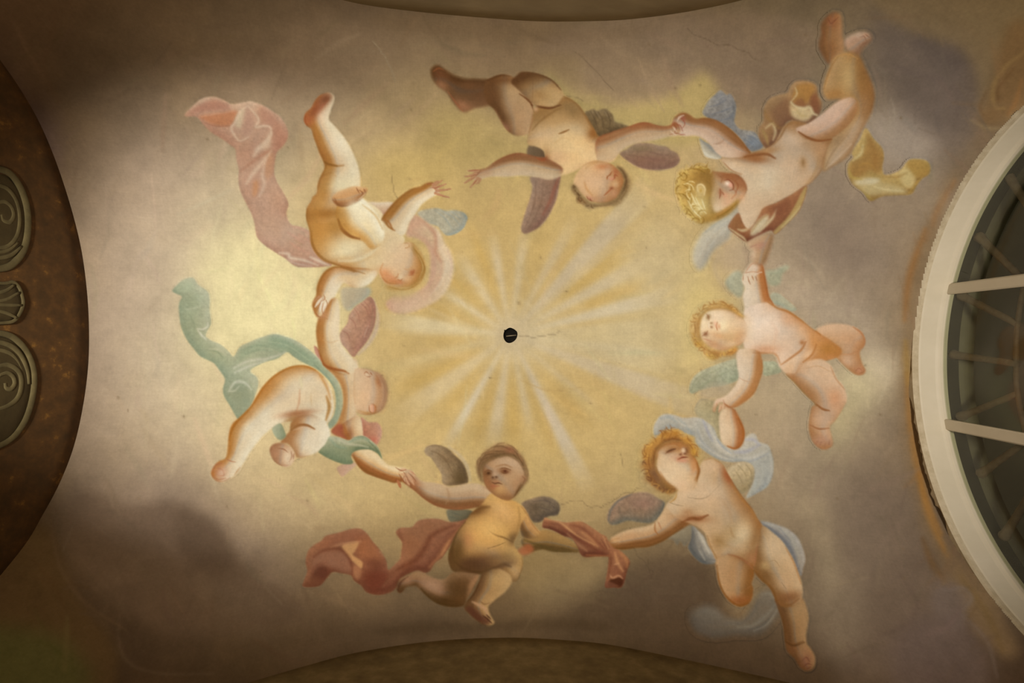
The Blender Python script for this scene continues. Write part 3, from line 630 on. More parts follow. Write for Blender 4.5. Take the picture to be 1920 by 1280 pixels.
for (pa, pb) in (((1772, 533), (1772, 553)), ((1768, 784), (1768, 804))):
    ya = on_plane_x(*pa, WX + 0.165)[1]; yb = on_plane_x(*pb, WX + 0.165)[1]; ym.append((ya, yb))
    top = zs + math.sqrt(max(RI**2 - ((ya + yb) / 2 - WC[0])**2, 0)) + 0.02
    bar_box('muntin', ya, yb, zs - 0.30, top, WX + 0.148, WX + 0.185, M_FRAME, win)
bar_box('sill', WC[0] - RO, WC[0] + RO, zs - 0.42, zs - 0.28, WX - 0.05, WX + 0.25, M_FRAME, win)
edges = [WC[0] - RI - 0.02] + [v for p in ym for v in ((p[0] + p[1]) / 2,)] + [WC[0] + RI + 0.02]
for a, b in zip(edges, edges[1:]):
    ys = [a + (b - a) * i / 24 for i in range(25)]
    topz = [zs + math.sqrt(max((RI + 0.01)**2 - (y - WC[0])**2, 0)) for y in ys]
    V = []; F = []
    for y, t in zip(ys, topz): V += [(WX + 0.168, y, zs - 0.28), (WX + 0.168, y, t), (WX + 0.174, y, zs - 0.28), (WX + 0.174, y, t)]
    for i in range(24):
        F += [(4 * i, 4 * i + 1, 4 * i + 5, 4 * i + 4), (4 * i + 2, 4 * i + 6, 4 * i + 7, 4 * i + 3), (4 * i + 1, 4 * i + 3, 4 * i + 7, 4 * i + 5), (4 * i, 4 * i + 4, 4 * i + 6, 4 * i + 2)]
    link('pane', mesh_from('pane', V, F), win, M_GLASS)
# wrought iron fan grille outside the glass
gr = bpy.data.objects.new('window_grille', None); COL.objects.link(gr)
tag(gr, 'rusty iron fan grille with radiating rods behind the arched window', 'grille')
GX = WX + 0.24
RODS = ['1782,664 1908,682', '1798,552 1908,607', '1797,783 1908,738', '1832,440 1922,528', '1836,890 1926,826', '1886,322 1950,420', '1880,1010 1945,905', '1945,225 1990,330', '1940,1115 1985,1010']
for r in RODS:
    (ax, ay), (bx, by) = pts(r)
    A, B = on_plane_x(ax, ay, GX), on_plane_x(bx, by, GX); P = [A.lerp(B, t) for t in (0, 0.035, 0.07, 0.12, 0.3, 0.65, 1)]
    tube('rod', P, [0.016, 0.032, 0.034, 0.027, 0.023, 0.020, 0.020], M_RUST, gr, 8)
ring = spline('1990,330 1950,420 1922,528 1908,607 1905,682 1908,738 1926,826 1945,905 1985,1010', False, 5)
tube('hoop', [on_plane_x(a, b, GX) for a, b in ring], 0.014, M_RUST, gr, 8)
# wall below and beside the window, floor
o = link('wall_right', mesh_from('wall_right', [(WX + 0.02, -2.6, 0), (WX + 0.02, 2.6, 0), (WX + 0.02, 2.6, zs - 0.4), (WX + 0.02, -2.6, zs - 0.4),
        (WX + 0.35, -2.6, 0), (WX + 0.35, 2.6, 0), (WX + 0.35, 2.6, zs - 0.4), (WX + 0.35, -2.6, zs - 0.4)],
        [(0, 1, 2, 3), (4, 7, 6, 5), (3, 2, 6, 7), (0, 3, 7, 4), (1, 5, 6, 2), (0, 4, 5, 1)]), None, M_WALL)
tag(o, 'limewashed wall below the arched window', 'wall', kind='structure')
o = link('floor', mesh_from('floor', [(-3.4, -2.7, -0.05), (3.4, -2.7, -0.05), (3.4, 2.7, -0.05), (-3.4, 2.7, -0.05), (-3.4, -2.7, 0), (3.4, -2.7, 0), (3.4, 2.7, 0), (-3.4, 2.7, 0)],
        [(0, 3, 2, 1), (4, 5, 6, 7), (0, 1, 5, 4), (1, 2, 6, 5), (2, 3, 7, 6), (3, 0, 4, 7)]), None, noisy_material('stone_floor', [(0.3, '5a5046'), (0.7, '6d6256')], 3, 0.7))
tag(o, 'grey stone floor of the chapel below', 'floor', kind='structure')
# ------------------------------------------------------------------ the painted cherubs
def cherub(label, x, y):
    o = bpy.data.objects.new('painted_cherub', None); COL.objects.link(o)
    o.location = [float(v) for v in on_vault(float(x), float(y))]; o.empty_display_size = 0.1
    return tag(o, label, 'painted cherub', 'cherubs dancing in a ring on the vault')

TONE = 0.945
# ---- cherub tumbling head down with the long rose scarf, upper left
own = cherub('fresco cherub tumbling head down, one leg raised, trailing a long rose scarf', 650, 420)
w = Part('wing', own, 'blue-grey wing')
w.fill('783,398 800,392 820,390 836,395 852,394 868,398 876,406 874,416 868,428 854,438 838,441 828,434 820,424 800,418 788,408', 'b3a98c c2b596 a3a08c 96a096', 4, 200, .8, .8, 1.6, grain=.25)
w.lines('830,396 850,408 866,426; 815,394 835,410 850,432; 845,395 862,408 872,412', 2, '9aa094', .45, 1.2); w.line('872,404 876,412 868,428 852,438 838,441', 3, '8f9c98', .6, 1.2)
w = Part('wing', own, 'pale grey wing tip')
w.fill('640,542 660,538 680,538 692,540 694,550 684,562 668,572 656,582 646,578 640,566', 'bfae8c c8b996 b5ab90 aab09a', 4, 200, .7, .6, 2)
d = Part('scarf', own, 'rose cloth')
d.fill('346,217 360,200 380,184 404,182 424,190 434,195 450,193 470,190 492,197 512,209 528,222 538,240 540,256 532,272 520,284 516,298 514,324 520,342 532,362 541,382 537,400 545,420 564,425 582,433 600,455 622,494 612,499 585,501 555,499 534,484 510,469 492,456 481,442 477,418 471,400 463,384 450,356 447,332 448,318 443,296 442,280 432,272 416,260 396,248 380,232 368,219', 'c39a7c ceac8c b8866c b08468', 7, 250, .7, .55, 1.2, grain=.12)
d.wash('374,218 400,213 444,208 440,226 428,236 402,234 384,226', 'c07c52', .8, 2.5); d.wash('350,214 372,196 400,186 426,194 432,206 400,208 366,212', 'b07a62', .75, 3)
d.wash('452,200 464,199 480,216 484,226 478,238 470,252 458,262 446,258 436,242 446,224', 'c7a083', .8, 2.5)
d.wash('446,212 458,201 456,222 450,240 442,236 440,226', 'd6bd97', .8, 2); d.wash('466,206 476,226 468,248 456,254 458,230', 'b88c74', .6, 3)
d.wash('508,240 500,258 476,280 490,280 506,276', 'd9b998', .85, 2); d.wash('486,198 512,212 534,244 536,262 520,280 512,262 508,238 490,228', 'b98468', .75, 4)
d.wash('446,284 470,270 500,262 480,285 460,320 450,318', 'bf8e70', .5, 5); d.wash('502,286 512,284 512,322 500,336 494,320 496,300', 'c9966f', .8, 3)
d.wash('452,336 470,322 492,340 486,366 470,376 458,360', 'c99a7c', .5, 4); d.wash('476,340 484,342 482,362 474,368', 'd0915f', .7, 2)
d.lines('462,200 450,210 442,228 434,240 440,254 450,264 466,257; 466,200 479,214 485,226 480,238 494,236 507,239 509,254', 4.5, 'dec0a0', .85, 1.3)
d.lines('508,250 500,266 484,280 476,292; 507,284 492,304 474,326 462,344', 8, 'e2c3a2', .8, 2.2); d.lines('498,300 492,326 495,348 486,368', 7, 'dfbfa0', .7, 2.2)
d.lines('372,220 400,214 442,208', 2.5, 'cf9a78', .6, 1); d.lines('384,230 404,236 430,236', 2, '9a5f44', .5, 1.2); d.lines('450,322 470,306 492,290 506,283', 5, 'b57f60', .6, 2)
d.wash('484,430 500,410 530,410 548,424 560,446 540,468 510,464 490,450', 'c6a68a', .5, 8); d.lines('546,424 560,426 580,438; 540,436 556,446 572,456; 545,455 560,466 580,474; 560,440 580,452 592,462', 4, 'd29c80', .65, 2); d.lines('552,450 566,458', 2, 'a98560', .5, 1)
d.lines('524,474 540,476 545,483 570,488 596,497; 582,482 600,490 616,497', 6, 'ead4b4', .85, 2); d.lines('535,486 556,494 584,499', 4, 'd8bea4', .7, 2)
d.lines('448,330 452,352 466,382; 443,284 446,310 449,322', 3, 'b08a70', .6, 1.5)
d = Part('scarf', own, 'rose cloth round the head')
d.fill('690,380 710,379 738,380 736,396 716,404 700,396', 'd8b893 e6cfae c49a7c c09a80', 3, 270, .8, .4, 1.5)
d.fill('770,410 778,403 788,408 806,420 824,432 834,456 844,470 850,492 849,516 840,540 824,560 800,574 776,584 752,588 732,582 724,568 738,556 760,554 780,548 800,532 806,508 806,476 796,456 780,446 762,442 764,426', 'd9b78e e4c9a2 cfa482 cfa78a', 6, 0, .8, .4, 2, grain=.1)
d.lines('778,404 800,420 816,440 818,460 816,472 826,490', 9, 'c08a6a', .75, 2.5); d.lines('766,430 784,442 800,456 808,480', 5, 'cfa27c', .6, 2); d.lines('822,440 824,462 836,486 836,508 822,536 806,552', 7, 'e6cdaa', .75, 2.5); d.lines('828,490 826,514 814,540 796,560', 5, 'd0a284', .6, 2.5)
d.lines('840,470 847,495 844,520', 4, 'd8b296', .6, 2); d.blob(766, 566, 30, 14, 'dcb494', .5, -10); d.blob(784, 418, 12, 14, 'd2a17e', .7, 40)
b = Part('body', own)
b.fill('592,366 640,362 668,366 690,378 712,394 722,408 740,426 758,446 752,462 732,478 718,496 706,510 692,515 676,512 660,508 640,500 624,495 604,487 590,471 583,454 581,432 575,410 576,390 584,378', 'dfb67c efd9aa b87f3e a96a2c', 12, -10, .9, .7, 1)
b.fill('626,180 616,174 600,179 590,190 584,202 573,212 570,224 574,234 584,242 588,256 594,272 600,288 608,304 609,316 602,330 596,346 594,362 584,378 576,396 580,416 606,420 636,408 660,396 674,372 675,350 675,332 672,314 666,297 657,277 643,255 627,236 616,223 620,206 625,192', 'd9b68a ecd8b0 b07838 a0622e', 9, 0, 1, .7, 1)
b.blob(597, 203, 10, 20, 'ab6640', .8, 35); b.blob(578, 224, 9, 10, 'b5663c', .7); b.blob(608, 188, 12, 8, '9c6242', .7, -40); b.line('598,212 604,200 616,186', 4, 'a85c3c', .5, 2); b.blob(606, 218, 10, 10, 'ecd0aa', .7)
b.blob(634, 270, 14, 24, 'f0dfbc', .7, -25); b.line('600,296 612,306 630,311 644,310', 5, 'a06a2c', .7, 2); b.blob(612, 318, 12, 8, 'bb8440', .6); b.line('604,326 618,324 630,330', 4, 'b07a3a', .55, 2.5); b.blob(650, 330, 22, 12, 'efdcb2', .6); b.blob(640, 348, 26, 12, 'f4e3b4', .7); b.blob(606, 350, 10, 26, 'b98540', .55, 15)
b.blob(600, 385, 24, 20, 'd39f5a', .6); b.blob(612, 402, 34, 8, 'a8702e', .6, -6); b.blob(598, 440, 18, 30, 'd9a055', .7); b.blob(622, 425, 22, 20, 'cd9348', .6); b.blob(650, 462, 34, 18, 'efdcab', .7, -15); b.line('583,440 590,468 606,485 640,499 664,508', 4, '9c6226', .6, 2); b.line('636,489 664,488 690,478 708,464', 7, 'f0dfb4', .6, 3); b.line('640,494 668,493 694,482', 3, 'c89a58', .5, 2); b.blob(690, 496, 24, 16, 'e9d0a0', .5)
b.blob(735, 445, 14, 20, 'e3c698', .6)
# the bent leg in front, its foot
b.fill('640,374 668,366 690,382 707,402 718,424 721,443 712,459 696,467 680,452 660,445 646,433 636,419 629,400', 'f0d7a3 fdf0cc d39c52 c08436', 8, -30, .8, .6, 1)
b.blob(672, 400, 16, 20, 'fff0c8', .8, -25); b.blob(642, 400, 10, 18, 'dba458', .7, -10); b.line('634,412 641,430 658,443 674,447', 5, '9c6026', .85, 1.8); b.line('646,420 656,434 668,440', 4, 'c98f44', .6, 2.2); b.blob(662, 440, 12, 7, 'e8b465', .6, 20); b.line('680,384 704,404 718,430', 4, 'd8b070', .6, 2); b.line('706,462 690,468 676,470', 3, 'd9b67c', .5, 2)
b.fill('623,372 630,362 648,354 664,349 680,351 689,354 685,364 676,374 662,383 644,387 630,384', 'd19a60 deb07a a2683a 96603a', 4, -90, .8, .6, 1)
b.line('625,376 640,386 660,383', 3, '9c5f2c', .6, 1.4); b.lines('674,356 680,362 676,370; 682,354 685,360; 668,352 674,362', 2.4, '8c5632', .7, .9); b.blob(648, 366, 12, 7, 'd6a068', .6, -20); b.lines('672,374 680,368 686,362', 3, 'e8c896', .7, 1)
# the arm stretched to the right
b.fill('716,410 726,394 740,378 756,364 772,354 788,350 800,343 812,342 820,350 824,360 816,366 804,373 790,384 780,399 768,416 758,440 742,436 728,424', 'dcbe92 ecd8b2 a87234 9c6430', 6, 50, 1, .7, 1)
for f in ('812,350 822,343 829,338', '816,353 828,348 836,345', '818,357 832,356 845,354', '816,362 828,366 842,370', '812,346 818,341 822,340'): b.line(f, (5, 2.6), 'c08a62', .95, .6, False)
b.lines('806,352 818,352 828,344; 816,360 830,359 844,355; 820,366 832,369 841,371', 1.4, '9a5036', .65, .6); b.line('724,420 730,410 744,390 760,370', 5, 'a06a2e', .6, 2.5); b.line('722,410 730,418 736,430', 4, 'a8672c', .7, 1.5)
b.line('800,345 812,343', 2, '9c5c3a', .7, .8)
# the arm reaching down
b.fill('640,500 624,500 610,508 600,522 594,538 593,552 587,564 585,573 588,583 592,592 600,598 610,595 616,582 621,566 629,554 637,539 645,530 660,538 680,538 697,528 708,510 690,504 664,502', 'e2c190 efdcb6 b4783a a8682c', 7, 20, .95, .75, 1)
b.line('640,499 656,503 668,509', 4, 'a06428', .75, 1.5); b.blob(622, 535, 9, 24, 'f0dfc0', .6, 20); b.line('588,566 594,560 600,556 606,562', 4, 'c48c64', .7, 1.4)
for f in ('604,558 597,566 591,575', '606,562 602,572 600,584', '610,566 608,576 606,590', '613,572 612,580'): b.line(f, 5, 'f0dabb', .85, 1)
b.lines('607,552 609,560 604,564; 602,564 598,574 594,583; 606,568 604,580 606,590; 611,562 614,570 612,580; 588,580 596,592 608,596', 1.6, 'a8663e', .75, .7)
# head, seen from below
b.fill('756,456 770,454 782,464 793,480 798,500 793,522 778,537 752,541 728,536 715,520 710,508 718,492 730,474 744,462', 'e2b886 edd0a2 c08444 b5783a', 9, 200, .7, .6, 1)
b.blob(744, 486, 18, 22, 'edcba0', .85); b.blob(754, 468, 12, 12, 'e8c79c', .6); b.blob(722, 514, 12, 10, 'dd9058', .7, 40); b.blob(738, 527, 16, 5, 'c87c42', .75, 8); b.blob(734, 520, 8, 4, 'e09a68', .7, 20)
b.line('716,520 728,530 746,532', 3, 'b06a30', .6, 1.6); b.line('740,522 745,518 747,513', 2, 'b87440', .7, 1); b.blob(752, 519, 4, 4, 'f2d4a8', .9); b.lines('746,524 751,526 755,522', 2, 'a8602e', .8, .8); b.blob(750, 529, 5, 2.4, 'cf8654', .8)
b.blob(772, 511, 5, 4, 'b0643a', .8, -40); b.line('766,516 773,514 777,506', 2.4, 'a85c30', .6, 1.2); b.line('758,504 766,505 774,499', 3, 'd09a62', .5, 1.6); b.blob(763, 520, 7, 6, 'e3b380', .6); b.line('718,494 713,508 719,520', 3, 'cf8848', .5, 1.8)
b.line('757,456 764,456 767,462 760,465', 2.4, 'b07a40', .7, .8); b.blob(764, 459, 4, 3.5, 'e9c494', .8)
# second pass: darks and lights
b.lines('634,411 641,429 656,442 674,448', 6, '8a5222', .8, 1.8); b.blob(604, 401, 30, 9, '9c662a', .7, -4); b.lines('576,392 575,412 583,436 585,456 594,474 612,489 640,500 664,509', 5, '8e5a20', .75, 2); b.lines('574,234 586,248 592,268 600,288 609,308 608,318 600,334 595,354', 5, '966224', .7, 2); b.lines('600,297 614,307 632,311', 4, '8a5a24', .7, 1.4); b.blob(592, 430, 12, 30, 'c08840', .6); b.blob(630, 424, 16, 16, 'b07a34', .6, 30); b.blob(652, 470, 30, 10, 'f2e0b2', .7, -18)
b.lines('716,412 730,392 748,372 770,356 796,346', 5, '946024', .75, 2); b.lines('640,500 622,502 606,514 597,534 594,550', 5, '9a6424', .75, 2); b.blob(590, 206, 8, 16, '8e4c2a', .7, 30); b.blob(612, 184, 10, 7, '7a4628', .7, -30); b.lines('574,214 571,226 577,236', 3.5, '9a4c26', .7, 1.4); b.lines('640,500 662,506 684,513', 3, 'a06c34', .6, 1.4); b.lines('592,344 604,330 620,324', 4, 'a87236', .6, 2)
b.lines('628,372 634,384 652,386', 3, '8f5a2e', .7, 1.3); b.lines('722,412 728,424 740,432', 4, '9c6428', .7, 1.6); b.blob(664, 388, 12, 12, 'fff2cc', .6)
b.blob(726, 478, 10, 12, 'e8c898', .6, -40); b.blob(742, 462, 9, 8, 'e6c698', .6, -30)
h = Part('hair', own, 'light brown hair')
h.fill('772,456 784,464 795,480 801,500 797,522 782,540 760,546 736,545 720,536 730,534 752,538 772,534 787,520 791,502 786,484 776,472', 'c59a56 d8b676 a87c38 b08a4c', 3, 0, .7, .3, 2.5)
h.lines('776,466 790,484 796,504 790,522; 780,470 788,492 788,512 778,530; 730,538 752,542 776,538; 792,490 797,506 790,526; 740,542 762,543 784,532; 770,462 776,476 782,486', 2, 'a2712e', .6, 1); h.lines('784,478 793,500 786,522; 748,540 770,539', 1.6, 'dcba7c', .6, .8)
h.blob(756, 552, 22, 8, 'cdb078', .6, -8, False)
TONE = 1.0
TONE = 0.94
# ---- cherub with the green scarf, left
own = cherub('fresco cherub floating on his back with billowing sage green scarf', 560, 740)
w = Part('wing', own, 'rose brown wing')
w.line('700,562 708,590 704,620 690,645 672,664', 8, 'd0b498', .7, 3, False)
w.fill('692,556 699,560 704,572 705,590 702,610 695,628 685,644 672,659 664,669 657,665 650,655 640,644 636,632 640,620 651,606 655,590 666,575 679,566', 'ba8a6b c59b7e ab7860 a87a64', 5, 180, .8, .5, 1, grain=.25)
w.lines('676,568 686,578 692,594; 682,564 692,576 697,590; 664,578 672,590 674,604; 656,596 664,604 668,616; 642,620 652,626 656,640; 655,655 664,652 671,646', 2, 'a4705a', .6, 1); w.lines('660,586 668,600; 646,612 658,622; 690,610 682,632', 2, 'c8a186', .5, 1); w.line('698,575 698,605 688,632', 4, 'a68264', .5, 2)
w = Part('wing', own, 'rose wing below the shoulder')
w.fill('676,783 691,791 707,792 715,802 716,815 711,828 704,834 692,824 678,816', 'c28868 d0a084 b06c50 c09078', 4, 0, .7, .5, 1.2, grain=.2); w.blob(701, 824, 6, 6, 'cc7258', .6); w.line('679,792 679,808', 4, 'a86048', .6, 1.5)
w = Part('wing', own, 'rose feather tip under the scarf')
w.fill('632,876 650,868 669,869 656,882 642,893 634,884', 'caa284 d4b292 c09878 c0a080', 3, 0, .5, .4, 1.2)
w = Part('wing', own, 'rose wing edge behind the arm')
w.fill('589,648 597,654 604,668 614,688 606,688 598,674 591,662', 'c98c70 d29c80 a8603c b06a4c', 2, 180, .6, .5, 1)
d = Part('scarf', own, 'sage green cloth')
d.fill('323,545 332,534 346,523 362,521 372,534 388,545 393,558 393,580 396,606 390,618 386,630 396,638 414,646 430,660 438,668 450,650 470,640 490,632 514,626 536,631 556,639 578,654 598,672 614,690 630,708 640,730 643,756 640,774 630,794 618,804 615,794 626,778 630,754 626,728 614,710 594,692 578,684 562,676 550,668 538,660 520,672 496,679 474,690 470,698 482,708 484,722 478,742 470,760 458,776 448,786 442,780 432,762 420,742 418,728 422,714 420,706 410,692 400,680 376,668 362,652 350,636 340,614 336,588 336,568 341,556 330,550', 'b4b48f c9c6a2 9aa180 929c7c', 7, -60, .7, .6, 1.2, grain=.12)
d.wash('346,560 364,548 378,560 370,600 384,634 420,656 440,676 420,690 380,664 352,628 342,590', 'a3ab86', .5, 6); d.wash('328,542 346,528 364,530 360,548 340,548', 'b9bd96', .6, 3)
d.wash('450,656 480,640 514,630 540,636 570,654 600,680 622,706 612,706 580,682 548,664 510,652 470,664 446,680', '9aa783', .65, 4); d.wash('508,630 540,638 580,664 606,690 580,678 540,656 510,650', '8c9e7e', .55, 4)
d.wash('426,716 440,704 462,712 472,730 474,756 456,778 446,778 434,752', 'a0a381', .7, 5); d.wash('440,716 458,722 470,744 462,762 446,756 436,736', '8f9575', .5, 5); d.wash('474,694 484,714 480,738 474,726 464,710', 'c0bd98', .6, 3); d.wash('618,716 630,730 634,756 630,780 622,790 628,756', '8f9c7d', .7, 3)
d.lines('370,616 380,617 389,612 390,605; 371,619 378,628 386,636', 3.5, 'e6dfc2', .9, 1); d.lines('350,580 362,578 376,574', 3, 'ccc9a6', .6, 1.5); d.lines('374,560 386,580 388,604', 5, 'c5c3a0', .5, 2.5)
d.lines('438,690 466,677 506,671 536,660; 440,698 468,686 500,676', 5, 'dcd4b6', .85, 2); d.lines('430,732 437,720 446,715 460,718 472,730', 5, 'dcd6b8', .85, 1.5); d.lines('428,734 440,732 448,724', 3, 'd2ceae', .7, 1.2)
d.lines('392,654 412,656 424,666', 3, 'd0cca8', .7, 1.2); d.lines('394,657 408,660 418,670', 2, '7f8c6c', .6, 1); d.lines('452,656 480,648 505,650 530,660; 460,664 485,656 510,658', 2.2, '8e9b7a', .6, 1.2); d.lines('500,640 540,648 580,676', 2, 'b9bf98', .6, 1); d.lines('590,684 612,704 626,726', 2.5, '71826a', .7, 1); d.lines('636,730 640,756 634,780', 3, 'b6b38c', .6, 1.2); d.lines('600,690 618,712', 3, 'a9b79c', .5, 1)
d.lines('346,600 352,626 372,652; 356,590 366,612; 470,720 476,744', 2, '8d9876', .4, 1.4)
b = Part('body', own)
b.fill('606,680 640,682 666,672 672,700 668,740 668,778 678,790 678,816 660,826 640,820 621,809 634,790 644,756 641,726 628,705 612,690', 'e0bd8e eacfa4 c08a50 b87c44', 8, 0, .8, .5, 1)
b.fill('612,575 622,560 634,562 637,590 636,627 641,646 650,659 663,674 670,692 650,702 625,697 606,682 599,662 595,640 593,622 596,600 604,590', 'e3c493 eed8b0 b67a3a a86a30', 7, 0, 1, .75, 1)
b.line('600,664 607,682 622,690 642,694 654,700', 4.5, 'a8602c', .75, 1.8); b.line('606,637 620,642 634,638', 2, 'c89a66', .6, 1.2); b.blob(622, 616, 10, 22, 'f0dcb8', .5); b.line('594,600 604,594 614,598', 3, 'b27a48', .6, 1.4); b.blob(606, 590, 9, 8, 'c88e62', .5); b.blob(626, 660, 14, 16, 'ead0a6', .6)
# near arm and hand below
b.fill('637,800 655,787 672,779 677,797 680,818 666,823 654,826 641,817', 'ddb482 e8c898 a86838 a06034', 5, -20, .8, .5, 1)
b.wash('618,808 634,794 644,800 642,812 650,822 640,822 628,818', 'a8543a', .8, 2.5); b.line('644,796 650,812 656,824', 5, 'b06c30', .7, 2)
b.fill('659,850 677,840 694,840 706,850 717,861 727,871 740,874 748,876 760,878 768,886 770,896 762,907 753,903 740,905 721,899 700,892 684,885 671,872 664,860', 'd5a469 eccf9e 9c5e2c 935628', 7, -70, 1, .7, 1)
b.blob(690, 852, 16, 10, 'edd2a4', .7, 35); b.line('664,858 680,880 712,894 740,903', 6, '98602c', .55, 2.5)
for f, c in (('745,900 749,908 751,914', 'b57045'), ('748,884 756,880 764,882', 'e0b284'), ('752,888 760,890 768,896', 'd9a678'), ('755,893 760,900 763,906', 'e3b88a')): b.line(f, 6, c, .95, .8, False)
b.lines('742,876 748,880 754,882 762,880; 748,888 752,896 750,908; 756,884 762,890 770,894; 757,892 756,900 762,907; 744,898 740,904', 1.8, '8c4c2a', .8, .7)
# the far leg stretched, the seat
b.fill('430,810 428,836 424,858 408,866 396,884 401,897 414,903 430,897 446,885 455,870 467,850 483,828 499,811 519,797 540,790 560,790 600,800 614,792 624,774 625,750 617,722 602,702 582,688 560,685 538,690 514,704 494,724 482,742 470,762 450,782 436,794', 'e3caa2 eedcb8 c38a48 b8752e', 10, 40, .8, .95, 1)
b.line('424,856 429,820 446,786 472,760 494,722 516,702 540,689 566,685 590,692 606,706', 6, 'b9772e', .7, 2.5); b.blob(468, 800, 20, 12, 'f0ddb8', .6, -45); b.blob(500, 778, 22, 20, 'f0dfbb', .5); b.blob(560, 720, 30, 22, 'efdcb6', .5); b.line('437,850 448,800 470,776', 5, 'c48c50', .4, 4)
b.blob(412, 884, 13, 14, 'c98a66', .6); b.line('398,884 404,872 416,868', 3, 'b06c48', .7, 1.2); b.lines('400,894 410,899 424,896; 408,878 416,880 420,890 412,892; 422,858 432,864 442,866', 2, 'b4724c', .7, 1); b.blob(416, 886, 5, 5, 'e0b896', .7); b.line('440,890 450,876', 3, 'c08850', .6, 1.5)
b.lines('562,730 561,752 556,770', 4, 'cc9a70', .55, 1.8); b.lines('583,738 584,760', 4, 'd8ba8c', .6, 2); b.line('563,706 566,728', 5, 'ddd0a0', .5, 3)
b.line('613,742 618,762 612,788', 6, 'bd8640', .6, 2.8); b.line('600,704 612,724 620,748', 5, 'c48a44', .6, 2.2); b.blob(556, 776, 26, 5, 'b87850', .5, -8)
# near leg folded, its foot towards us
b.wash('526,812 532,794 556,774 560,786 546,806 536,824', 'a9743c', .85, 4)
b.fill('546,792 560,779 582,777 602,785 616,800 619,818 611,834 595,847 575,855 557,857 550,844 540,832 526,830 532,820 543,808', 'e5cca5 f0e0be b47c48 ab7446', 9, 10, .8, .7, 1)
b.lines('546,804 560,797 574,797 588,803', 5, 'ad7446', .75, 1.8); b.line('550,806 570,801 590,806', 3, 'd8b088', .6, 2); b.blob(586, 826, 22, 16, 'efdcba', .5)
b.fill('506,842 512,833 524,830 540,835 551,845 553,858 548,869 538,875 522,870 511,859', 'cd9f74 e0bd96 a8744e 9c6844', 5, 20, .9, .6, 1)
b.blob(538, 856, 7, 11, 'e6c8a2', .85); b.lines('546,846 547,856 542,866; 551,850 550,860; 520,840 532,842 540,848', 2.4, '96603e', .75, .8); b.lines('528,872 540,872', 3, 'c4926e', .7, 1); b.blob(518, 850, 8, 10, 'b98660', .6)
# head
b.fill('666,691 685,691 701,695 716,705 724,721 726,740 721,760 710,772 695,777 679,776 669,770 664,757 664,727 665,705', 'ddb184 e6c499 b88656 ac8058', 8, 190, .6, .65, 1)
b.blob(684, 735, 14, 28, 'e6c196', .6); b.blob(711, 716, 5, 9, 'be8050', .7, -20); b.line('706,704 712,712 714,724', 3, 'a8683c', .6, 1.4); b.lines('683,700 687,697 693,702; 684,703 690,706 695,705; 694,698 698,703', 2.2, 'a4643c', .75, .8); b.blob(688, 703, 3.5, 3, 'ecc9a0', .8); b.line('672,770 686,774 700,772', 5, 'bd8440', .65, 2)
b.fill('693,760 699,757 706,762 706,770 699,774 693,770', 'e2a67c ecba90 b87444 a86838', 2, 180, .8, .6, .8); b.line('692,760 693,770 698,774', 2, 'a8683a', .7, .8); b.line('665,700 664,730 666,756', 3, 'cf9f70', .6, 1.5)
# second pass: darks and lights
b.lines('424,858 428,828 440,796 470,762 494,724 516,703 542,689 568,685 592,693', 4.5, 'a8661e', .75, 1.8); b.lines('546,806 560,797 576,797 590,804', 4.5, '96602e', .75, 1.5); b.blob(542, 800, 9, 14, '9a6a34', .6, 30); b.lines('600,666 608,684 626,692 648,696', 4.5, '98521f', .75, 1.7); b.lines('594,604 593,628 597,652 602,670', 4, 'a4682a', .7, 1.8); b.lines('664,860 678,878 706,893 738,904', 6, '84501f', .7, 2.2); b.blob(656, 812, 6, 12, 'a05c2c', .6); b.lines('548,836 560,856 580,854', 2.6, 'b08858', .5, 1.4)
b.lines('508,838 506,850 514,864 528,873', 3, '96643e', .7, 1.4); b.blob(540, 858, 6, 9, 'ecd0aa', .7); b.lines('396,886 402,899 416,903 432,896', 3, 'a8663e', .7, 1.2); b.blob(560, 774, 22, 5, 'a86c40', .6, -6); b.lines('612,744 617,764 611,786', 5, 'ab7430', .6, 2.2); b.lines('668,772 682,777 700,776 714,768', 3.5, 'a86c30', .65, 1.5); b.blob(712, 714, 5, 8, 'a8683c', .6, -20)
b.blob(665, 730, 6, 30, 'e0bc8e', .6); b.blob(672, 776, 9, 6, 'd8b080', .6)
h = Part('hair', own, 'thin reddish brown hair')
h.fill('704,696 717,705 726,722 727,742 721,762 711,772 706,768 715,752 717,732 713,714', 'b78d68 c49c78 a0764e a07c5c', 3, 180, .6, .4, 2.2); h.lines('712,704 720,722 720,744; 716,710 723,732 718,756', 2, 'a07450', .5, 1.2)
d = Part('scarf', own, 'sage green cloth over the arm')
d.fill('618,818 636,820 654,825 666,818 682,817 698,827 710,840 717,861 709,851 694,843 676,843 662,848 658,856 662,868 646,870 622,862 600,850 598,845 610,832', '9a9c73 bcb892 747f5c 6f7a58', 5, -80, .9, .6, 1, grain=.12)
d.lines('634,822 652,832 672,834 690,838', 4, 'd2c8a4', .8, 1.3); d.lines('656,828 670,822 684,822 700,834', 4, '7f9272', .7, 1.5); d.lines('692,828 706,842 714,858', 3, '66704c', .7, 1); d.lines('664,820 680,818 692,824', 2, '5e6c4c', .6, .9); d.wash('606,838 630,836 650,842 654,862 630,862 606,850', '88916f', .55, 4); d.line('618,822 632,836 650,840', 3, '84a084', .4, 2)
d.fill('510,804 518,796 527,794 534,808 536,818 526,825 516,818', 'a2a684 b4b694 8a9270 8f8f68', 3, 200, .7, .5, 1.2)
TONE = 1.0
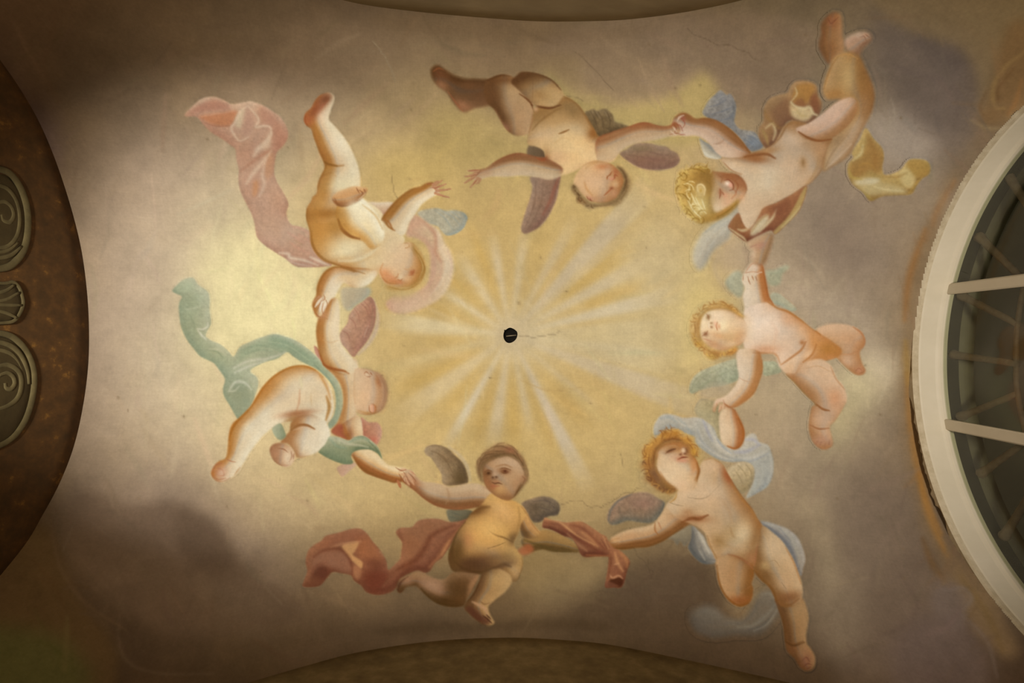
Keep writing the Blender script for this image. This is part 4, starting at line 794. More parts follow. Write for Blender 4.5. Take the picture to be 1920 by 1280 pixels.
# ---- cherub with the red sash, bottom centre, seen from behind
own = cherub('fresco cherub seen from behind, looking back, with dark red sash across the bottom', 910, 1020)
w = Part('wing', own, 'brown wing')
w.line('842,838 862,854 876,876 882,900', 7, 'c0aa86', .7, 3, False)
w.fill('796,842 804,835 820,834 838,840 854,854 868,868 875,884 878,902 870,908 850,910 836,910 829,904 827,888 816,870 808,858 798,852', '8f7553 a38a68 5f4a30 7a6246', 5, 200, .8, .5, 1.2, grain=.25); w.blob(862, 896, 10, 14, '5c4628', .7, -20); w.lines('856,870 866,884 870,900; 820,850 838,866 848,886; 808,845 826,852 842,866; 846,890 856,902', 2, '6a5236', .5, 1.1); w.line('800,838 816,834 836,838 852,850', 2.5, '7a5f42', .6, 1)
w = Part('wing', own, 'dark wing tip under the arm')
w.fill('838,956 854,953 880,956 888,962 878,974 862,980 848,980 840,972', '6c634a 787056 4f4630 5a543e', 3, 200, .7, .5, 1.2); w.lines('842,968 858,972; 846,960 866,966', 1.8, '5a5846', .5, 1)
w = Part('wing', own, 'grey brown wing behind the shoulder')
w.fill('978,944 996,935 1018,930 1036,934 1048,944 1050,956 1044,966 1028,968 1014,978 1000,978 988,964', '715d46 806a52 574838 665644', 4, 240, .7, .5, 1.4, grain=.3); w.lines('1000,940 1022,938 1040,946; 1030,944 1040,952 1042,962; 1010,950 1030,956', 2.2, '5c4c3e', .6, 1.2); w.blob(1004, 950, 10, 6, '5a4a36', .6)
d = Part('sash', own, 'dark red cloth')
d.fill('568,1099 570,1088 576,1070 573,1052 578,1032 588,1022 602,1014 612,1004 636,998 660,991 676,991 688,1000 698,1014 712,1030 724,1050 728,1068 740,1058 750,1048 753,1032 754,1016 744,1002 743,995 752,989 772,988 784,976 804,972 824,973 840,978 860,977 878,972 868,986 856,1002 846,1020 838,1032 828,1046 816,1054 806,1070 794,1074 780,1070 752,1084 744,1100 732,1110 710,1115 688,1110 678,1098 664,1088 658,1078 640,1074 624,1072 614,1082 602,1096 588,1100', '8b593d 9b6848 6a3c28 6c4029', 6, 250, .8, .6, 1.2, grain=.12)
d.wash('590,1024 616,1006 660,994 684,1002 690,1014 640,1018 604,1026', '955d40', .7, 5); d.wash('584,1052 600,1034 640,1034 656,1050 662,1074 640,1072 610,1060 590,1070', '93664c', .8, 4); d.wash('584,1080 597,1060 617,1066 606,1084 590,1094', '5e3424', .8, 3); d.wash('572,1096 586,1082 604,1088 596,1098', '77482f', .7, 3)
d.wash('664,1016 690,1006 704,1024 718,1050 700,1050 672,1042', 'a3653f', .7, 5); d.wash('680,1076 706,1064 730,1072 726,1096 706,1110 688,1104', '66301f', .8, 6); d.wash('684,1050 712,1048 724,1064 700,1068', '6f3c26', .7, 5)
d.wash('642,1022 672,1015 666,1032 662,1040 679,1053 677,1066 668,1058 652,1042', 'cb9660', .9, 1.8); d.wash('660,1060 676,1064 674,1084 664,1082', 'a5704c', .8, 2.5)
d.lines('620,1026 644,1019 676,1015', 5, 'b9825a', .8, 2); d.lines('588,1044 606,1032 634,1028 652,1042 660,1062 660,1076', 5, '6b3a27', .7, 2); d.lines('584,1074 592,1060 612,1054', 4, '7e4c36', .6, 2)
d.wash('756,994 790,980 830,976 850,982 810,1000 790,1030 760,1056 756,1030', '90603f', .7, 5); d.lines('852,984 812,1002 796,1028 778,1050 744,1068 722,1092', 10, '62331f', .75, 3.5); d.lines('868,984 846,1010 826,1040 806,1062', 8, 'a86f47', .75, 3); d.lines('842,1014 828,1040', 5, 'ba8050', .7, 2); d.lines('748,1050 736,1076 718,1100', 5, '84553a', .6, 2.5); d.lines('748,992 750,1004 756,1014', 4, '764730', .6, 2); d.lines('712,1034 724,1044 740,1050', 3, 'a98a66', .5, 1.5)
b = Part('body', own)
b.fill('744,1102 750,1086 768,1078 782,1070 796,1074 810,1082 832,1086 848,1074 876,1068 898,1074 888,1100 875,1122 868,1135 844,1137 820,1131 800,1117 786,1103 778,1098 762,1100 756,1108 748,1111', '7f5b3c 94704c 4a3115 5a3c20', 7, -70, .9, .6, 1)
b.wash('788,1086 812,1084 830,1092 834,1108 824,1116 800,1106 786,1098', '9a7050', .8, 5); b.wash('836,1090 870,1080 884,1090 876,1120 862,1134 840,1120', '583a1c', .7, 6); b.line('790,1104 812,1126 846,1136 868,1134', 6, '452e10', .7, 2.5); b.line('746,1106 750,1094 758,1086', 4, '4c2c1a', .7, 1.6); b.blob(764, 1088, 10, 8, '9c7252', .7); b.line('744,1104 750,1110 756,1106', 3, '54301c', .7, 1); b.wash('878,1098 890,1082 900,1074 904,1080 894,1098 884,1116 876,1124', 'a3764e', .8, 2.5)
# far arm behind the sash
b.fill('980,1010 1000,1004 1014,994 1030,994 1052,1002 1078,1018 1088,1034 1062,1035 1036,1034 1016,1030 994,1034 980,1022', '8c693b a07a46 5c4320 6a4e28', 6, -80, .9, .6, 1)
b.fill('976,948 988,960 996,978 1008,992 1013,1000 1000,1009 983,1007 976,994 973,976', 'b4854f c79758 6b4a28 705030', 5, -40, .9, .6, 1); b.blob(1000, 984, 9, 12, 'bd8a56', .6); b.blob(984, 1000, 10, 7, '5f4426', .7)
b.wash('963,1020 972,996 979,1000 979,1016 970,1029', '4f4a3e', .85, 2); b.wash('970,1033 990,1019 1001,1030 990,1039 976,1040', 'a55c36', .85, 2.5, False)
# arm towards the green scarf
b.fill('760,884 768,880 774,884 781,894 792,902 810,904 830,908 846,912 878,906 902,908 924,922 930,940 910,947 890,951 862,955 838,953 816,947 796,935 780,921 766,911 760,904', 'b3906b c5a67f 7e5430 8a5230', 7, -80, .9, .75, 1)
b.line('768,910 790,930 818,946 850,954 884,950', 5, '96603a', .65, 2); b.blob(812, 922, 18, 9, 'cbac86', .6, 15); b.line('838,916 842,930 836,944', 4, 'a07a54', .5, 2.5); b.blob(776, 906, 10, 12, 'a8683f', .6, -30)
for f in ('768,882 776,888 784,896', '764,888 770,898 776,908', '760,894 764,902 768,910'): b.line(f, 5.5, 'cc9a70', .85, .9)
b.lines('766,886 774,894 780,902; 762,892 766,902 772,910; 772,884 782,892', 1.6, '8a4e30', .7, .7)
# back, seat
b.fill('922,924 942,934 962,938 976,946 985,958 984,972 977,982 972,998 963,1018 970,1032 979,1044 980,1058 976,1074 966,1090 940,1082 900,1076 872,1072 850,1070 842,1054 841,1038 848,1016 858,996 872,978 884,962 902,946', 'b88a50 cb9c58 6b4824 553a1c', 13, -60, .9, .8, 1)
b.blob(912, 996, 26, 20, 'dcaa62', .8, -20); b.blob(940, 960, 24, 16, 'cf9f62', .7, 30); b.blob(938, 1000, 16, 14, 'cc9e58', .6); b.blob(896, 1016, 24, 20, 'c8924e', .5); b.blob(876, 1012, 10, 14, 'b87848', .45); b.blob(900, 1054, 34, 12, '60402a', .75, -8); b.blob(858, 1040, 10, 24, '70502a', .6, 10); b.blob(894, 958, 18, 8, '6c4622', .75, -15); b.blob(846, 1046, 6, 18, '553418', .6)
b.lines('918,996 930,1003 946,1008 962,1016', 3, '6a4722', .7, 1.4); b.lines('872,978 856,1000 848,1030 854,1054 876,1068 902,1072 926,1064 944,1062', 4, '4f3417', .7, 2); b.line('972,950 974,976 966,1004', 4, '96703c', .5, 2.5); b.blob(966, 1008, 9, 8, '7a5a34', .6); b.blob(962, 1052, 14, 22, 'b08a54', .6, -20); b.blob(966, 1074, 10, 14, 'bb9260', .6); b.blob(950, 1046, 12, 10, '8a683e', .4)
b.blob(946, 1058, 18, 6, '644630', .6, -15); b.line('914,1028 934,1022 948,1016', 1.2, '5a4424', .6, .7)
# near leg and its sole
b.fill('904,1075 920,1067 940,1067 956,1077 960,1090 950,1106 936,1118 921,1130 915,1138 919,1152 927,1166 920,1172 908,1171 896,1164 880,1150 871,1140 874,1128 882,1120 890,1108 898,1090', '9f794b b28c5a 6a492b 5c3f22', 8, -10, .9, .7, 1)
b.line('906,1076 898,1094 888,1112 878,1124', 4, '5a3a1e', .7, 1.6); b.wash('872,1140 882,1136 894,1150 910,1156 920,1166 908,1170 890,1160 878,1150', '573220', .8, 2.5); b.line('886,1128 898,1134 910,1142 914,1152', 7, 'b68c64', .8, 2); b.lines('906,1154 914,1160 922,1168; 912,1152 920,1160', 3, '3e2014', .7, 1.2); b.blob(930, 1086, 14, 14, 'b58e58', .5); b.line('900,1126 908,1132 918,1130', 2.4, '7a5634', .6, 1.2)
# head turned back over the shoulder
b.fill('905,874 905,888 907,901 914,915 925,925 939,934 953,937 964,931 973,916 981,905 985,890 981,874 971,861 953,854 936,856 918,862', 'b58c62 c29d74 8b5d35 855833', 9, -50, .7, .6, 1)
b.blob(954, 868, 18, 10, 'c2a07c', .7); b.blob(958, 900, 14, 14, 'bd9468', .6); b.blob(937, 917, 11, 9, 'cb995e', .7); b.blob(912, 904, 6, 9, 'a4683e', .6); b.blob(924, 912, 5, 5, 'a5603c', .6); b.blob(928, 888, 4, 6, 'c8a07a', .8)
b.blob(915, 887, 7, 4, '6f4524', .85, -15); b.blob(946, 883, 9, 4.5, '7c4a28', .85, 5); b.lines('909,884 915,881 922,883; 937,879 946,877 958,881; 940,885 947,887 954,884', 2, '6a3e20', .7, .8); b.blob(947, 883, 2.6, 2.2, '5a2f1a', .9); b.blob(916, 887, 2.6, 2.2, '4c2c16', .9); b.line('930,874 946,871 960,876', 3, '94683f', .6, 1.4)
b.blob(924, 895, 2.4, 2, '5c3a22', .9); b.blob(930.5, 894, 2.4, 1.8, '5c3a22', .9); b.line('921,891 922,897 928,898 934,895', 1.6, '8c5c3c', .6, .8); b.lines('923,904 928,906 934,905 941,907', 2.6, '5c331c', .85, .8); b.blob(930, 902, 5, 2, 'b0764e', .7); b.line('922,909 928,911 936,911', 2.6, 'a5603f', .7, 1); b.line('920,900 921,908 923,914', 2, '96603a', .6, 1); b.line('938,933 952,937 964,931 972,918', 3, '86582e', .6, 1.4); b.blob(979, 900, 4, 5, 'a87850', .7)
# second pass: darks and lights
b.blob(886, 1060, 30, 11, '50341c', .7, 6); b.blob(856, 1036, 9, 26, '60421f', .7, 12); b.lines('884,962 898,952 918,950', 8, '64401e', .65, 3); b.blob(962, 1012, 9, 10, '64482a', .65); b.lines('979,1044 981,1062 972,1088', 4, '6a4c26', .6, 2); b.blob(918, 992, 18, 14, 'e0b068', .7, -20); b.blob(944, 956, 18, 10, 'd6a86a', .6, 35); b.lines('926,1064 944,1058 958,1062', 5, '553a20', .6, 2.4); b.blob(936, 1048, 18, 8, '7c5a34', .5, -10)
b.lines('768,910 792,931 820,947 854,955 886,951', 5, '7c4c28', .7, 1.9); b.lines('978,950 990,966 1000,984 1012,1000', 3, '94683a', .6, 1.4); b.lines('984,1012 1010,1022 1040,1032 1070,1034', 6, '54401c', .65, 2.6); b.blob(1010, 1006, 12, 6, '9c7440', .5); b.lines('898,1092 890,1110 878,1126', 4, '4a3018', .7, 1.6); b.blob(892, 1150, 12, 8, '54301e', .7, 35); b.blob(860, 1108, 16, 16, '523618', .6); b.lines('744,1104 752,1090 766,1080', 3, '5a3824', .6, 1.4); b.blob(812, 1098, 14, 8, 'a57c5a', .6, 15)
b.lines('905,880 906,898 914,914 928,927 942,935', 3, '8c5a34', .6, 1.4); b.blob(968, 908, 9, 14, 'a87a50', .5, 20)
h = Part('hair', own, 'short brown hair')
h.fill('893,875 896,861 904,854 906,849 914,842 923,840 924,836 934,832 947,833 960,837 970,845 980,856 986,869 990,888 989,900 979,915 970,926 962,934 971,913 979,901 983,888 979,874 970,862 953,855 936,857 921,862 909,870 904,882 905,897 908,908 900,899 896,890', '87633f 97724a 63482a 6e5030', 5, 260, .7, .5, 1.5, grain=.2)
h.lines('924,838 940,836 956,842; 908,852 924,846 944,846; 900,862 914,852 932,850; 962,842 974,856 982,874; 968,850 978,868 984,888; 898,872 904,862 916,856; 984,898 976,914 966,928; 960,848 972,862', 2, '644628', .65, 1); h.lines('928,842 948,842 962,850; 912,850 930,844; 972,852 980,866', 1.8, 'a5774c', .6, .9); h.blob(958, 842, 10, 6, '91583a', .5); h.line('976,908 968,924 961,934', 3.5, '6a431e', .8, 1)
h.lines('926,840 934,832 946,830; 914,844 924,838 936,836; 900,858 906,850 916,846; 950,832 962,838 970,846; 894,872 896,862 902,856; 986,872 990,886 988,900', 2, '7a5836', .6, 1, False)
h.lines('907,870 914,862 926,857; 913,867 922,859 936,856; 938,857 952,853 966,860; 964,859 974,867 981,879; 905,884 907,872 912,864; 918,864 930,858', 3, '7c5a38', .45, 1.6, False); h.blob(982, 898, 5, 7, 'a87a52', .7, 15, False); h.line('979,892 984,898 981,905', 2, '7c5030', .6, .9, False)
d = Part('sash', own, 'dark red cloth twisted over the forearm')
d.fill('1017,988 1019,974 1023,970 1034,974 1048,977 1061,979 1075,978 1092,978 1109,988 1126,1000 1136,1005 1142,1015 1151,1016 1158,1028 1169,1037 1181,1052 1176,1069 1171,1089 1164,1101 1151,1101 1135,1101 1136,1086 1139,1069 1141,1048 1139,1043 1117,1043 1097,1044 1088,1038 1083,1025 1073,1010 1058,1005 1041,996 1029,991', '8e5b3c 9c6844 5e3322 6a3c26', 5, 260, .8, .6, 1.1, grain=.1)
d.lines('1022,972 1034,974 1048,978 1064,990 1084,1005 1114,1021', 4, 'c9945f', .85, 1.2); d.lines('1092,998 1108,1008 1120,1024', 8, 'bd8554', .8, 2.5); d.lines('1022,980 1046,984 1062,994', 8, '77432c', .7, 2.5); d.lines('1058,994 1090,1014 1128,1036', 7, '6a3624', .7, 2.5); d.lines('1070,984 1092,990 1116,1012 1136,1030', 6, '6c3926', .65, 2.2); d.lines('1064,1000 1084,1020 1100,1032', 5, 'a97650', .7, 2); d.lines('1020,988 1042,994 1060,1004', 3, '5f3020', .7, 1.2); d.lines('1100,1040 1124,1042 1142,1042', 4, '9c5f38', .7, 1.5); d.lines('1131,1006 1138,1018 1141,1028; 1143,1014 1148,1022', 3, 'bf8b5a', .75, 1.2); d.lines('1136,1012 1142,1026; 1128,1012 1138,1028', 2, '5c3020', .6, 1)
d.wash('1142,1088 1150,1084 1160,1082 1168,1086 1165,1099 1142,1099', '43200f', .85, 1.6); d.wash('1137,1088 1144,1090 1160,1098 1152,1101 1136,1100', '784a33', .7, 1.5); d.wash('1150,1060 1162,1056 1168,1072 1158,1078 1146,1076', '7d4c33', .7, 3); d.lines('1143,1077 1149,1083 1160,1079 1167,1084', 3.5, 'bf8a62', .85, 1.1); d.lines('1153,1036 1158,1054 1168,1070', 6, 'c48c5a', .8, 2); d.lines('1160,1034 1174,1048 1176,1062', 5, 'b07848', .7, 2); d.lines('1146,1046 1144,1064 1140,1084', 4, '6c3a24', .7, 1.8); d.lines('1152,1058 1160,1056', 3, 'c99266', .7, 1)
# ---- cherub with the pale blue cloth, lower right
own = cherub('fresco cherub with ginger curls gazing up, wrapped in pale blue cloth, lower right', 1370, 980)
w = Part('wing', own, 'mauve brown wing')
w.fill('1138,972 1142,956 1154,940 1174,928 1196,923 1216,924 1234,934 1246,942 1242,958 1232,972 1218,980 1196,978 1176,976 1156,983 1144,982', '8a6f55 97785e 6e6452 686253', 5, 230, .7, .7, 1.5, grain=.35); w.blob(1206, 944, 22, 10, '94705c', .6); w.lines('1141,976 1145,956 1160,938 1184,926', 4, '626054', .7, 2); w.line('1246,942 1241,960 1230,974', 5, '5c584c', .7, 1.8); w.lines('1160,950 1166,974; 1180,946 1184,972; 1200,950 1204,976; 1218,950 1220,976', 4, '75634e', .4, 2); w.line('1196,922 1220,924 1238,934', 3, 'b09072', .5, 1.5)
w = Part('wing', own, 'grey wing seen beyond the raised arm')
w.fill('1302,768 1306,756 1316,747 1332,750 1346,758 1354,790 1354,824 1344,818 1336,800 1322,787 1308,780', 'a9986f b6a47c 978860 9a8c6a', 4, 200, .7, .5, 1.4, grain=.2); w.line('1304,764 1312,750 1326,748', 3, '94866a', .5, 1.5)
w = Part('wing', own, 'ragged dark feathers under the arm')
w.fill('1250,1008 1266,1000 1280,992 1296,985 1298,1004 1284,1024 1276,1014 1270,1022 1262,1012', '83745a 8f8064 6c614e 786c56', 3, 260, .6, .4, 1.8)
d = Part('cloth', own, 'pale blue cloth billowing above')
d.fill('1225,804 1230,790 1242,777 1262,777 1282,783 1306,782 1322,788 1338,802 1346,820 1360,834 1378,842 1392,836 1398,820 1410,812 1418,816 1424,828 1440,834 1446,848 1450,868 1448,892 1438,912 1420,924 1400,934 1404,920 1412,900 1412,876 1396,866 1376,866 1356,864 1334,854 1314,840 1304,828 1302,818 1284,812 1270,804 1250,806 1232,818 1228,822', 'afa692 bfb4a0 96948a 989a90', 5, 240, .7, .5, 1.6, grain=.1)
d.lines('1236,784 1256,782 1270,792; 1272,786 1284,796 1296,812', 5, '949a94', .6, 2.2); d.lines('1270,788 1284,798 1304,800; 1300,790 1312,812 1324,836', 4, 'c6bba6', .6, 1.8); d.lines('1318,786 1326,806 1336,826', 5, '9a96a0', .6, 2); d.lines('1330,800 1340,820 1350,838 1376,856', 7, 'cdc2ae', .8, 2.5); d.lines('1308,824 1330,842 1352,856 1374,862', 4, 'cfc3ad', .7, 1.8); d.lines('1308,806 1318,830 1338,846', 4, '93948f', .6, 2); d.lines('1345,824 1356,838 1372,850', 2.5, '8f9aa4', .6, 1.2)
d.lines('1378,848 1400,846 1424,834', 6, '9a97a0', .65, 2.5); d.lines('1386,858 1412,858 1436,846', 7, 'c5bba8', .75, 2.5); d.lines('1398,824 1412,824 1422,832', 5, 'a3a0ac', .6, 2); d.lines('1400,866 1420,860 1440,850', 3, '8d8f90', .6, 1.6); d.lines('1444,852 1447,878 1440,904', 5, 'c3b7a0', .7, 2.2); d.wash('1414,868 1436,862 1440,880 1430,904 1412,920 1414,896', '9f9c8f', .65, 4); d.lines('1428,872 1430,892 1418,916', 3, 'b4ae9c', .6, 1.8); d.lines('1402,928 1414,914 1418,898', 4, 'a8aca0', .6, 2)
d = Part('cloth', own, 'pale blue cloth behind the hip')
d.fill('1424,978 1438,978 1458,984 1478,992 1496,1008 1506,1030 1510,1048 1506,1064 1502,1080 1494,1068 1486,1048 1474,1024 1458,1008 1440,992', '92887a a3998a 706d6a 7d7a74', 4, -40, .8, .5, 1.6, grain=.1); d.lines('1434,986 1460,1004 1478,1028 1492,1062', 5, '6a6764', .7, 2); d.lines('1430,979 1456,988 1478,1004', 3, 'a9a08c', .6, 1.5); d.lines('1468,990 1482,1004 1494,1030 1500,1056', 6, 'a89e88', .6, 2.5); d.lines('1462,990 1472,1002 1482,1014', 2.5, '777470', .6, 1.2)
d = Part('cloth', own, 'pale blue cloth hanging at the waist')
d.fill('1298,986 1310,995 1320,1006 1328,1024 1343,1040 1341,1055 1322,1057 1308,1050 1294,1034 1290,1024 1296,1008', '867d6e 9a9080 57544d 66635a', 4, -30, .8, .5, 1.2, grain=.1); d.lines('1310,998 1318,1014 1330,1036', 6, 'c2b59c', .85, 1.8); d.lines('1300,1000 1300,1020 1312,1042', 7, '64605a', .7, 2.2); d.lines('1296,1034 1310,1050 1326,1056', 3, '55534d', .6, 1.2); d.lines('1314,1026 1326,1046 1340,1050', 3, '66635c', .6, 1.2); d.lines('1310,1030 1322,1050', 2.5, 'aba08c', .6, 1)
d = Part('cloth', own, 'end of the blue cloth trailing below')
d.fill('1294,1152 1314,1138 1340,1138 1362,1156 1390,1162 1406,1144 1416,1124 1430,1108 1446,1108 1460,1120 1460,1148 1448,1168 1430,1186 1406,1190 1374,1190 1344,1194 1320,1190 1302,1180', '6d6252 7c7262 59534a 605c52', 6, -60, .6, .3, 5, .85)
d.lines('1420,1130 1410,1150 1392,1166 1364,1168', 8, '5c5850', .6, 3); d.lines('1456,1130 1438,1152 1412,1172 1384,1176', 6, '8c8472', .6, 2.5); d.lines('1458,1142 1440,1168 1414,1182', 5, '9a917e', .55, 2); d.lines('1450,1150 1430,1172 1404,1180', 2.5, '514d46', .6, 1.2); d.lines('1426,1114 1442,1112 1452,1122', 4, '8c8370', .6, 2); d.lines('1304,1160 1330,1166 1360,1172; 1310,1180 1326,1188 1340,1198', 4, '635a50', .5, 3)
w = Part('wing', own, 'olive grey wing behind the shoulder')
w.fill('1366,880 1382,868 1400,866 1412,874 1415,890 1410,908 1400,922 1388,924 1374,908 1365,896', 'b39c74 c0aa84 95825c 94866a', 4, 250, .8, .5, 1.4, grain=.25); w.lines('1384,872 1396,886 1402,902; 1398,870 1408,884 1410,900; 1380,884 1390,900 1396,916', 2.2, '917d58', .55, 1.2)
b = Part('body', own)
# raised forearm
b.fill('1350,776 1360,764 1376,766 1386,782 1394,800 1396,816 1390,834 1378,842 1362,836 1352,824 1349,806 1348,790', 'cba982 d9bc96 a76838 9c5e30', 6, 190, .9, .8, 1); b.line('1384,782 1393,804 1392,826 1380,840 1364,836', 4.5, 'a8652f', .75, 1.8); b.blob(1366, 806, 10, 20, 'd9bd98', .6)
for f in ('1348,772 1350,764 1352,757', '1354,768 1356,760 1358,754', '1361,766 1362,759'): b.line(f, 5, 'd0a680', .9, .8, False)
b.lines('1351,770 1353,762; 1358,766 1360,757; 1346,778 1350,768', 1.5, 'a0643e', .7, .6)
# outstretched arm
b.fill('1266,934 1250,946 1241,962 1227,980 1208,987 1182,992 1162,999 1147,1008 1143,1016 1150,1026 1166,1030 1192,1026 1216,1024 1242,1014 1262,1001 1288,985 1306,972 1300,946', 'b68c60 c8a57a 7a4e26 85552a', 7, -90, .9, .7, 1)
b.line('1156,1028 1190,1026 1220,1023 1246,1012 1268,996', 5, '754a1e', .7, 2); b.blob(1244, 978, 14, 10, 'caa67c', .6); b.lines('1228,980 1229,994 1234,1002; 1234,978 1240,992', 2.4, 'a86e46', .6, 1.3); b.lines('1146,1014 1154,1010 1162,1008; 1150,1020 1160,1016; 1158,1026 1166,1022', 2, '84532a', .7, .8); b.blob(1180, 1004, 22, 6, 'b98c60', .6, -10); b.blob(1154, 1012, 6, 5, 'c89a68', .7)
# trunk
b.fill('1250,948 1262,936 1272,920 1298,908 1308,884 1318,864 1334,860 1354,870 1364,888 1376,908 1394,934 1410,954 1420,972 1429,986 1434,1020 1422,1052 1408,1062 1370,1048 1344,1050 1336,1036 1328,1018 1322,1000 1308,988 1290,980 1268,970', 'bd9a70 cdac83 92683c 95602e', 13, 210, .9, .6, 1)
b.line('1322,862 1336,859 1352,868', 3, 'a87030', .6, 1.4); b.blob(1336, 874, 14, 10, 'd2b08a', .6); b.blob(1320, 930, 34, 22, 'cdab84', .6); b.blob(1368, 896, 8, 14, 'a35f38', .7, -35); b.line('1362,886 1372,906 1388,930 1406,952 1420,974', 4, 'a07038', .6, 1.8); b.blob(1302, 972, 22, 6, '93592f', .75, 4); b.line('1284,976 1300,972 1328,966', 4, '8c5430', .65, 1.8); b.blob(1290, 960, 10, 6, 'a8764a', .5)
b.blob(1376, 1000, 16, 18, 'a9854f', .4); b.blob(1392, 998, 12, 16, 'c8a97c', .7, 15); b.line('1370,990 1374,1004 1380,1008', 4, '9c7446', .5, 2.2); b.line('1345,1012 1370,1026 1398,1030 1422,1020', 5, '9d774a', .45, 3); b.blob(1376, 1028, 24, 8, 'c4a074', .5); b.blob(1340, 1016, 10, 16, 'a07648', .5, -20); b.line('1355,938 1368,960 1372,980', 5, 'b08a60', .4, 4)
# thighs, calf and foot
b.fill('1342,1052 1344,1072 1348,1094 1358,1114 1370,1128 1386,1136 1402,1132 1410,1120 1412,1102 1409,1094 1414,1076 1412,1060 1396,1050 1370,1040 1350,1044', 'ab8256 b89064 7e5226 855220', 9, 200, .8, .8, 1); b.line('1346,1074 1350,1096 1360,1116 1384,1135 1402,1130', 3.5, '84501e', .6, 1.5); b.blob(1386, 1122, 18, 7, 'a0663a', .6); b.line('1390,1108 1402,1102 1410,1096', 2.6, '8c5a2e', .6, 1.1); b.blob(1376, 1080, 18, 18, 'b48a5e', .5)
b.fill('1454,1120 1459,1140 1465,1156 1470,1176 1472,1200 1476,1220 1490,1234 1500,1250 1514,1257 1526,1250 1528,1232 1520,1216 1512,1204 1512,1184 1516,1160 1512,1138 1503,1120 1480,1106', '8e6b45 9f7b52 644426 6a4524', 9, -20, .8, .7, 1)
b.line('1458,1140 1467,1164 1472,1200', 4, '69441f', .6, 2); b.line('1470,1200 1486,1208 1506,1202', 3.5, '68431f', .6, 1.6); b.blob(1496, 1150, 12, 18, 'a37f54', .5); b.blob(1512, 1236, 10, 14, '8a5842', .6); b.lines('1504,1238 1512,1232 1518,1240; 1506,1250 1514,1244 1522,1246; 1512,1254 1520,1250', 2.2, '6b3c2a', .6, .9); b.blob(1488, 1216, 10, 10, '80522e', .5); b.blob(1506, 1222, 8, 10, 'a07650', .5)
b.fill('1422,1020 1429,986 1448,998 1466,1014 1478,1032 1488,1050 1497,1074 1504,1098 1503,1120 1492,1134 1470,1138 1456,1126 1442,1100 1426,1086 1414,1070 1416,1050', 'b08f66 c1a178 7c562e 7f552a', 11, -30, .8, .7, 1)
b.blob(1450, 1034, 16, 22, 'c2a47c', .6, -20); b.blob(1470, 1094, 16, 14, 'bb9870', .6); b.line('1416,1068 1430,1086 1448,1104 1456,1124', 5, '80562a', .6, 2.2); b.blob(1478, 1116, 22, 8, '8a5c36', .6, -10); b.line('1462,1132 1480,1134 1498,1122', 4, '7a4f2a', .6, 1.8); b.line('1474,1028 1490,1056 1502,1094', 4, 'a8713e', .6, 1.8); b.line('1437,1056 1452,1050 1462,1062', 1.2, '8a6840', .5, .7); b.line('1466,1092 1474,1104', 1.2, '7f6040', .5, .7); b.blob(1434, 1060, 8, 7, 'c2a06a', .5)
b.lines('1366,1039 1384,1044 1400,1054 1412,1066; 1421,1020 1417,1040 1414,1060', 4, '96603c', .6, 1.8); b.blob(1408, 1048, 8, 10, 'ae7850', .5)
# face turned up
b.fill('1231,848 1232,863 1231,878 1240,894 1252,908 1267,917 1285,916 1300,909 1307,896 1310,878 1306,863 1298,851 1294,837 1282,828 1264,827 1244,833', 'd1ac7e dfc096 a9723e a26a38', 8, 110, .7, .6, 1)
b.blob(1268, 884, 20, 18, 'e0c198', .8); b.blob(1276, 908, 12, 8, 'd6b088', .6); b.blob(1247, 858, 10, 14, 'd8b890', .5); b.line('1298,852 1307,868 1309,886 1303,900', 4, 'a8682e', .7, 1.6); b.blob(1301, 876, 5, 12, 'cf8f58', .6, 10)
b.blob(1257, 845, 9, 3.6, '83532f', .85, -18); b.line('1248,850 1256,845 1266,842', 2.4, '6c4022', .7, .9); b.blob(1285, 845, 4, 5, '6f4426', .8, -30); b.line('1280,838 1287,842 1290,848', 2, '7c4c28', .7, .8); b.line('1250,838 1262,835 1272,838', 3, 'b88c5c', .5, 1.4); b.lines('1275,852 1280,848 1286,850', 2.6, '8c5636', .8, .9); b.blob(1281, 855, 4, 2.4, 'cc9066', .8); b.blob(1282, 845, 3, 4, 'dcb48a', .7); b.lines('1272,861 1279,858 1287,857', 3, '94502f', .85, .9); b.line('1276,863 1284,862 1291,860', 3, 'd89a72', .7, 1); b.blob(1272, 860, 4, 4, 'b8683f', .6); b.line('1240,890 1246,898 1238,884', 3, 'c08450', .5, 1.2)
b.blob(1276, 852, 2.6, 1.8, '744228', .85); b.blob(1284, 850, 2.4, 1.8, '744228', .85); b.blob(1281, 844, 3, 4, 'e4c098', .8); b.lines('1271,861 1279,857 1289,857', 2.6, '7c3c22', .8, .8); b.blob(1281, 864, 8, 3, 'd08c68', .6); b.blob(1264, 856, 8, 6, 'd6a47c', .5); b.lines('1250,847 1258,843 1267,841', 2.2, '5c3820', .7, .8)
b.line('1308,890 1306,902 1300,916', 4, 'a87a40', .6, 1.8); b.lines('1290,932 1312,935 1328,930 1340,918 1350,908', 1.2, '6f5a3c', .6, .6); b.line('1256,942 1268,946 1282,948', 1.2, '6f5a3c', .5, .6); b.line('1269,922 1266,934 1256,942', 3, 'ae7e34', .7, 1.2)
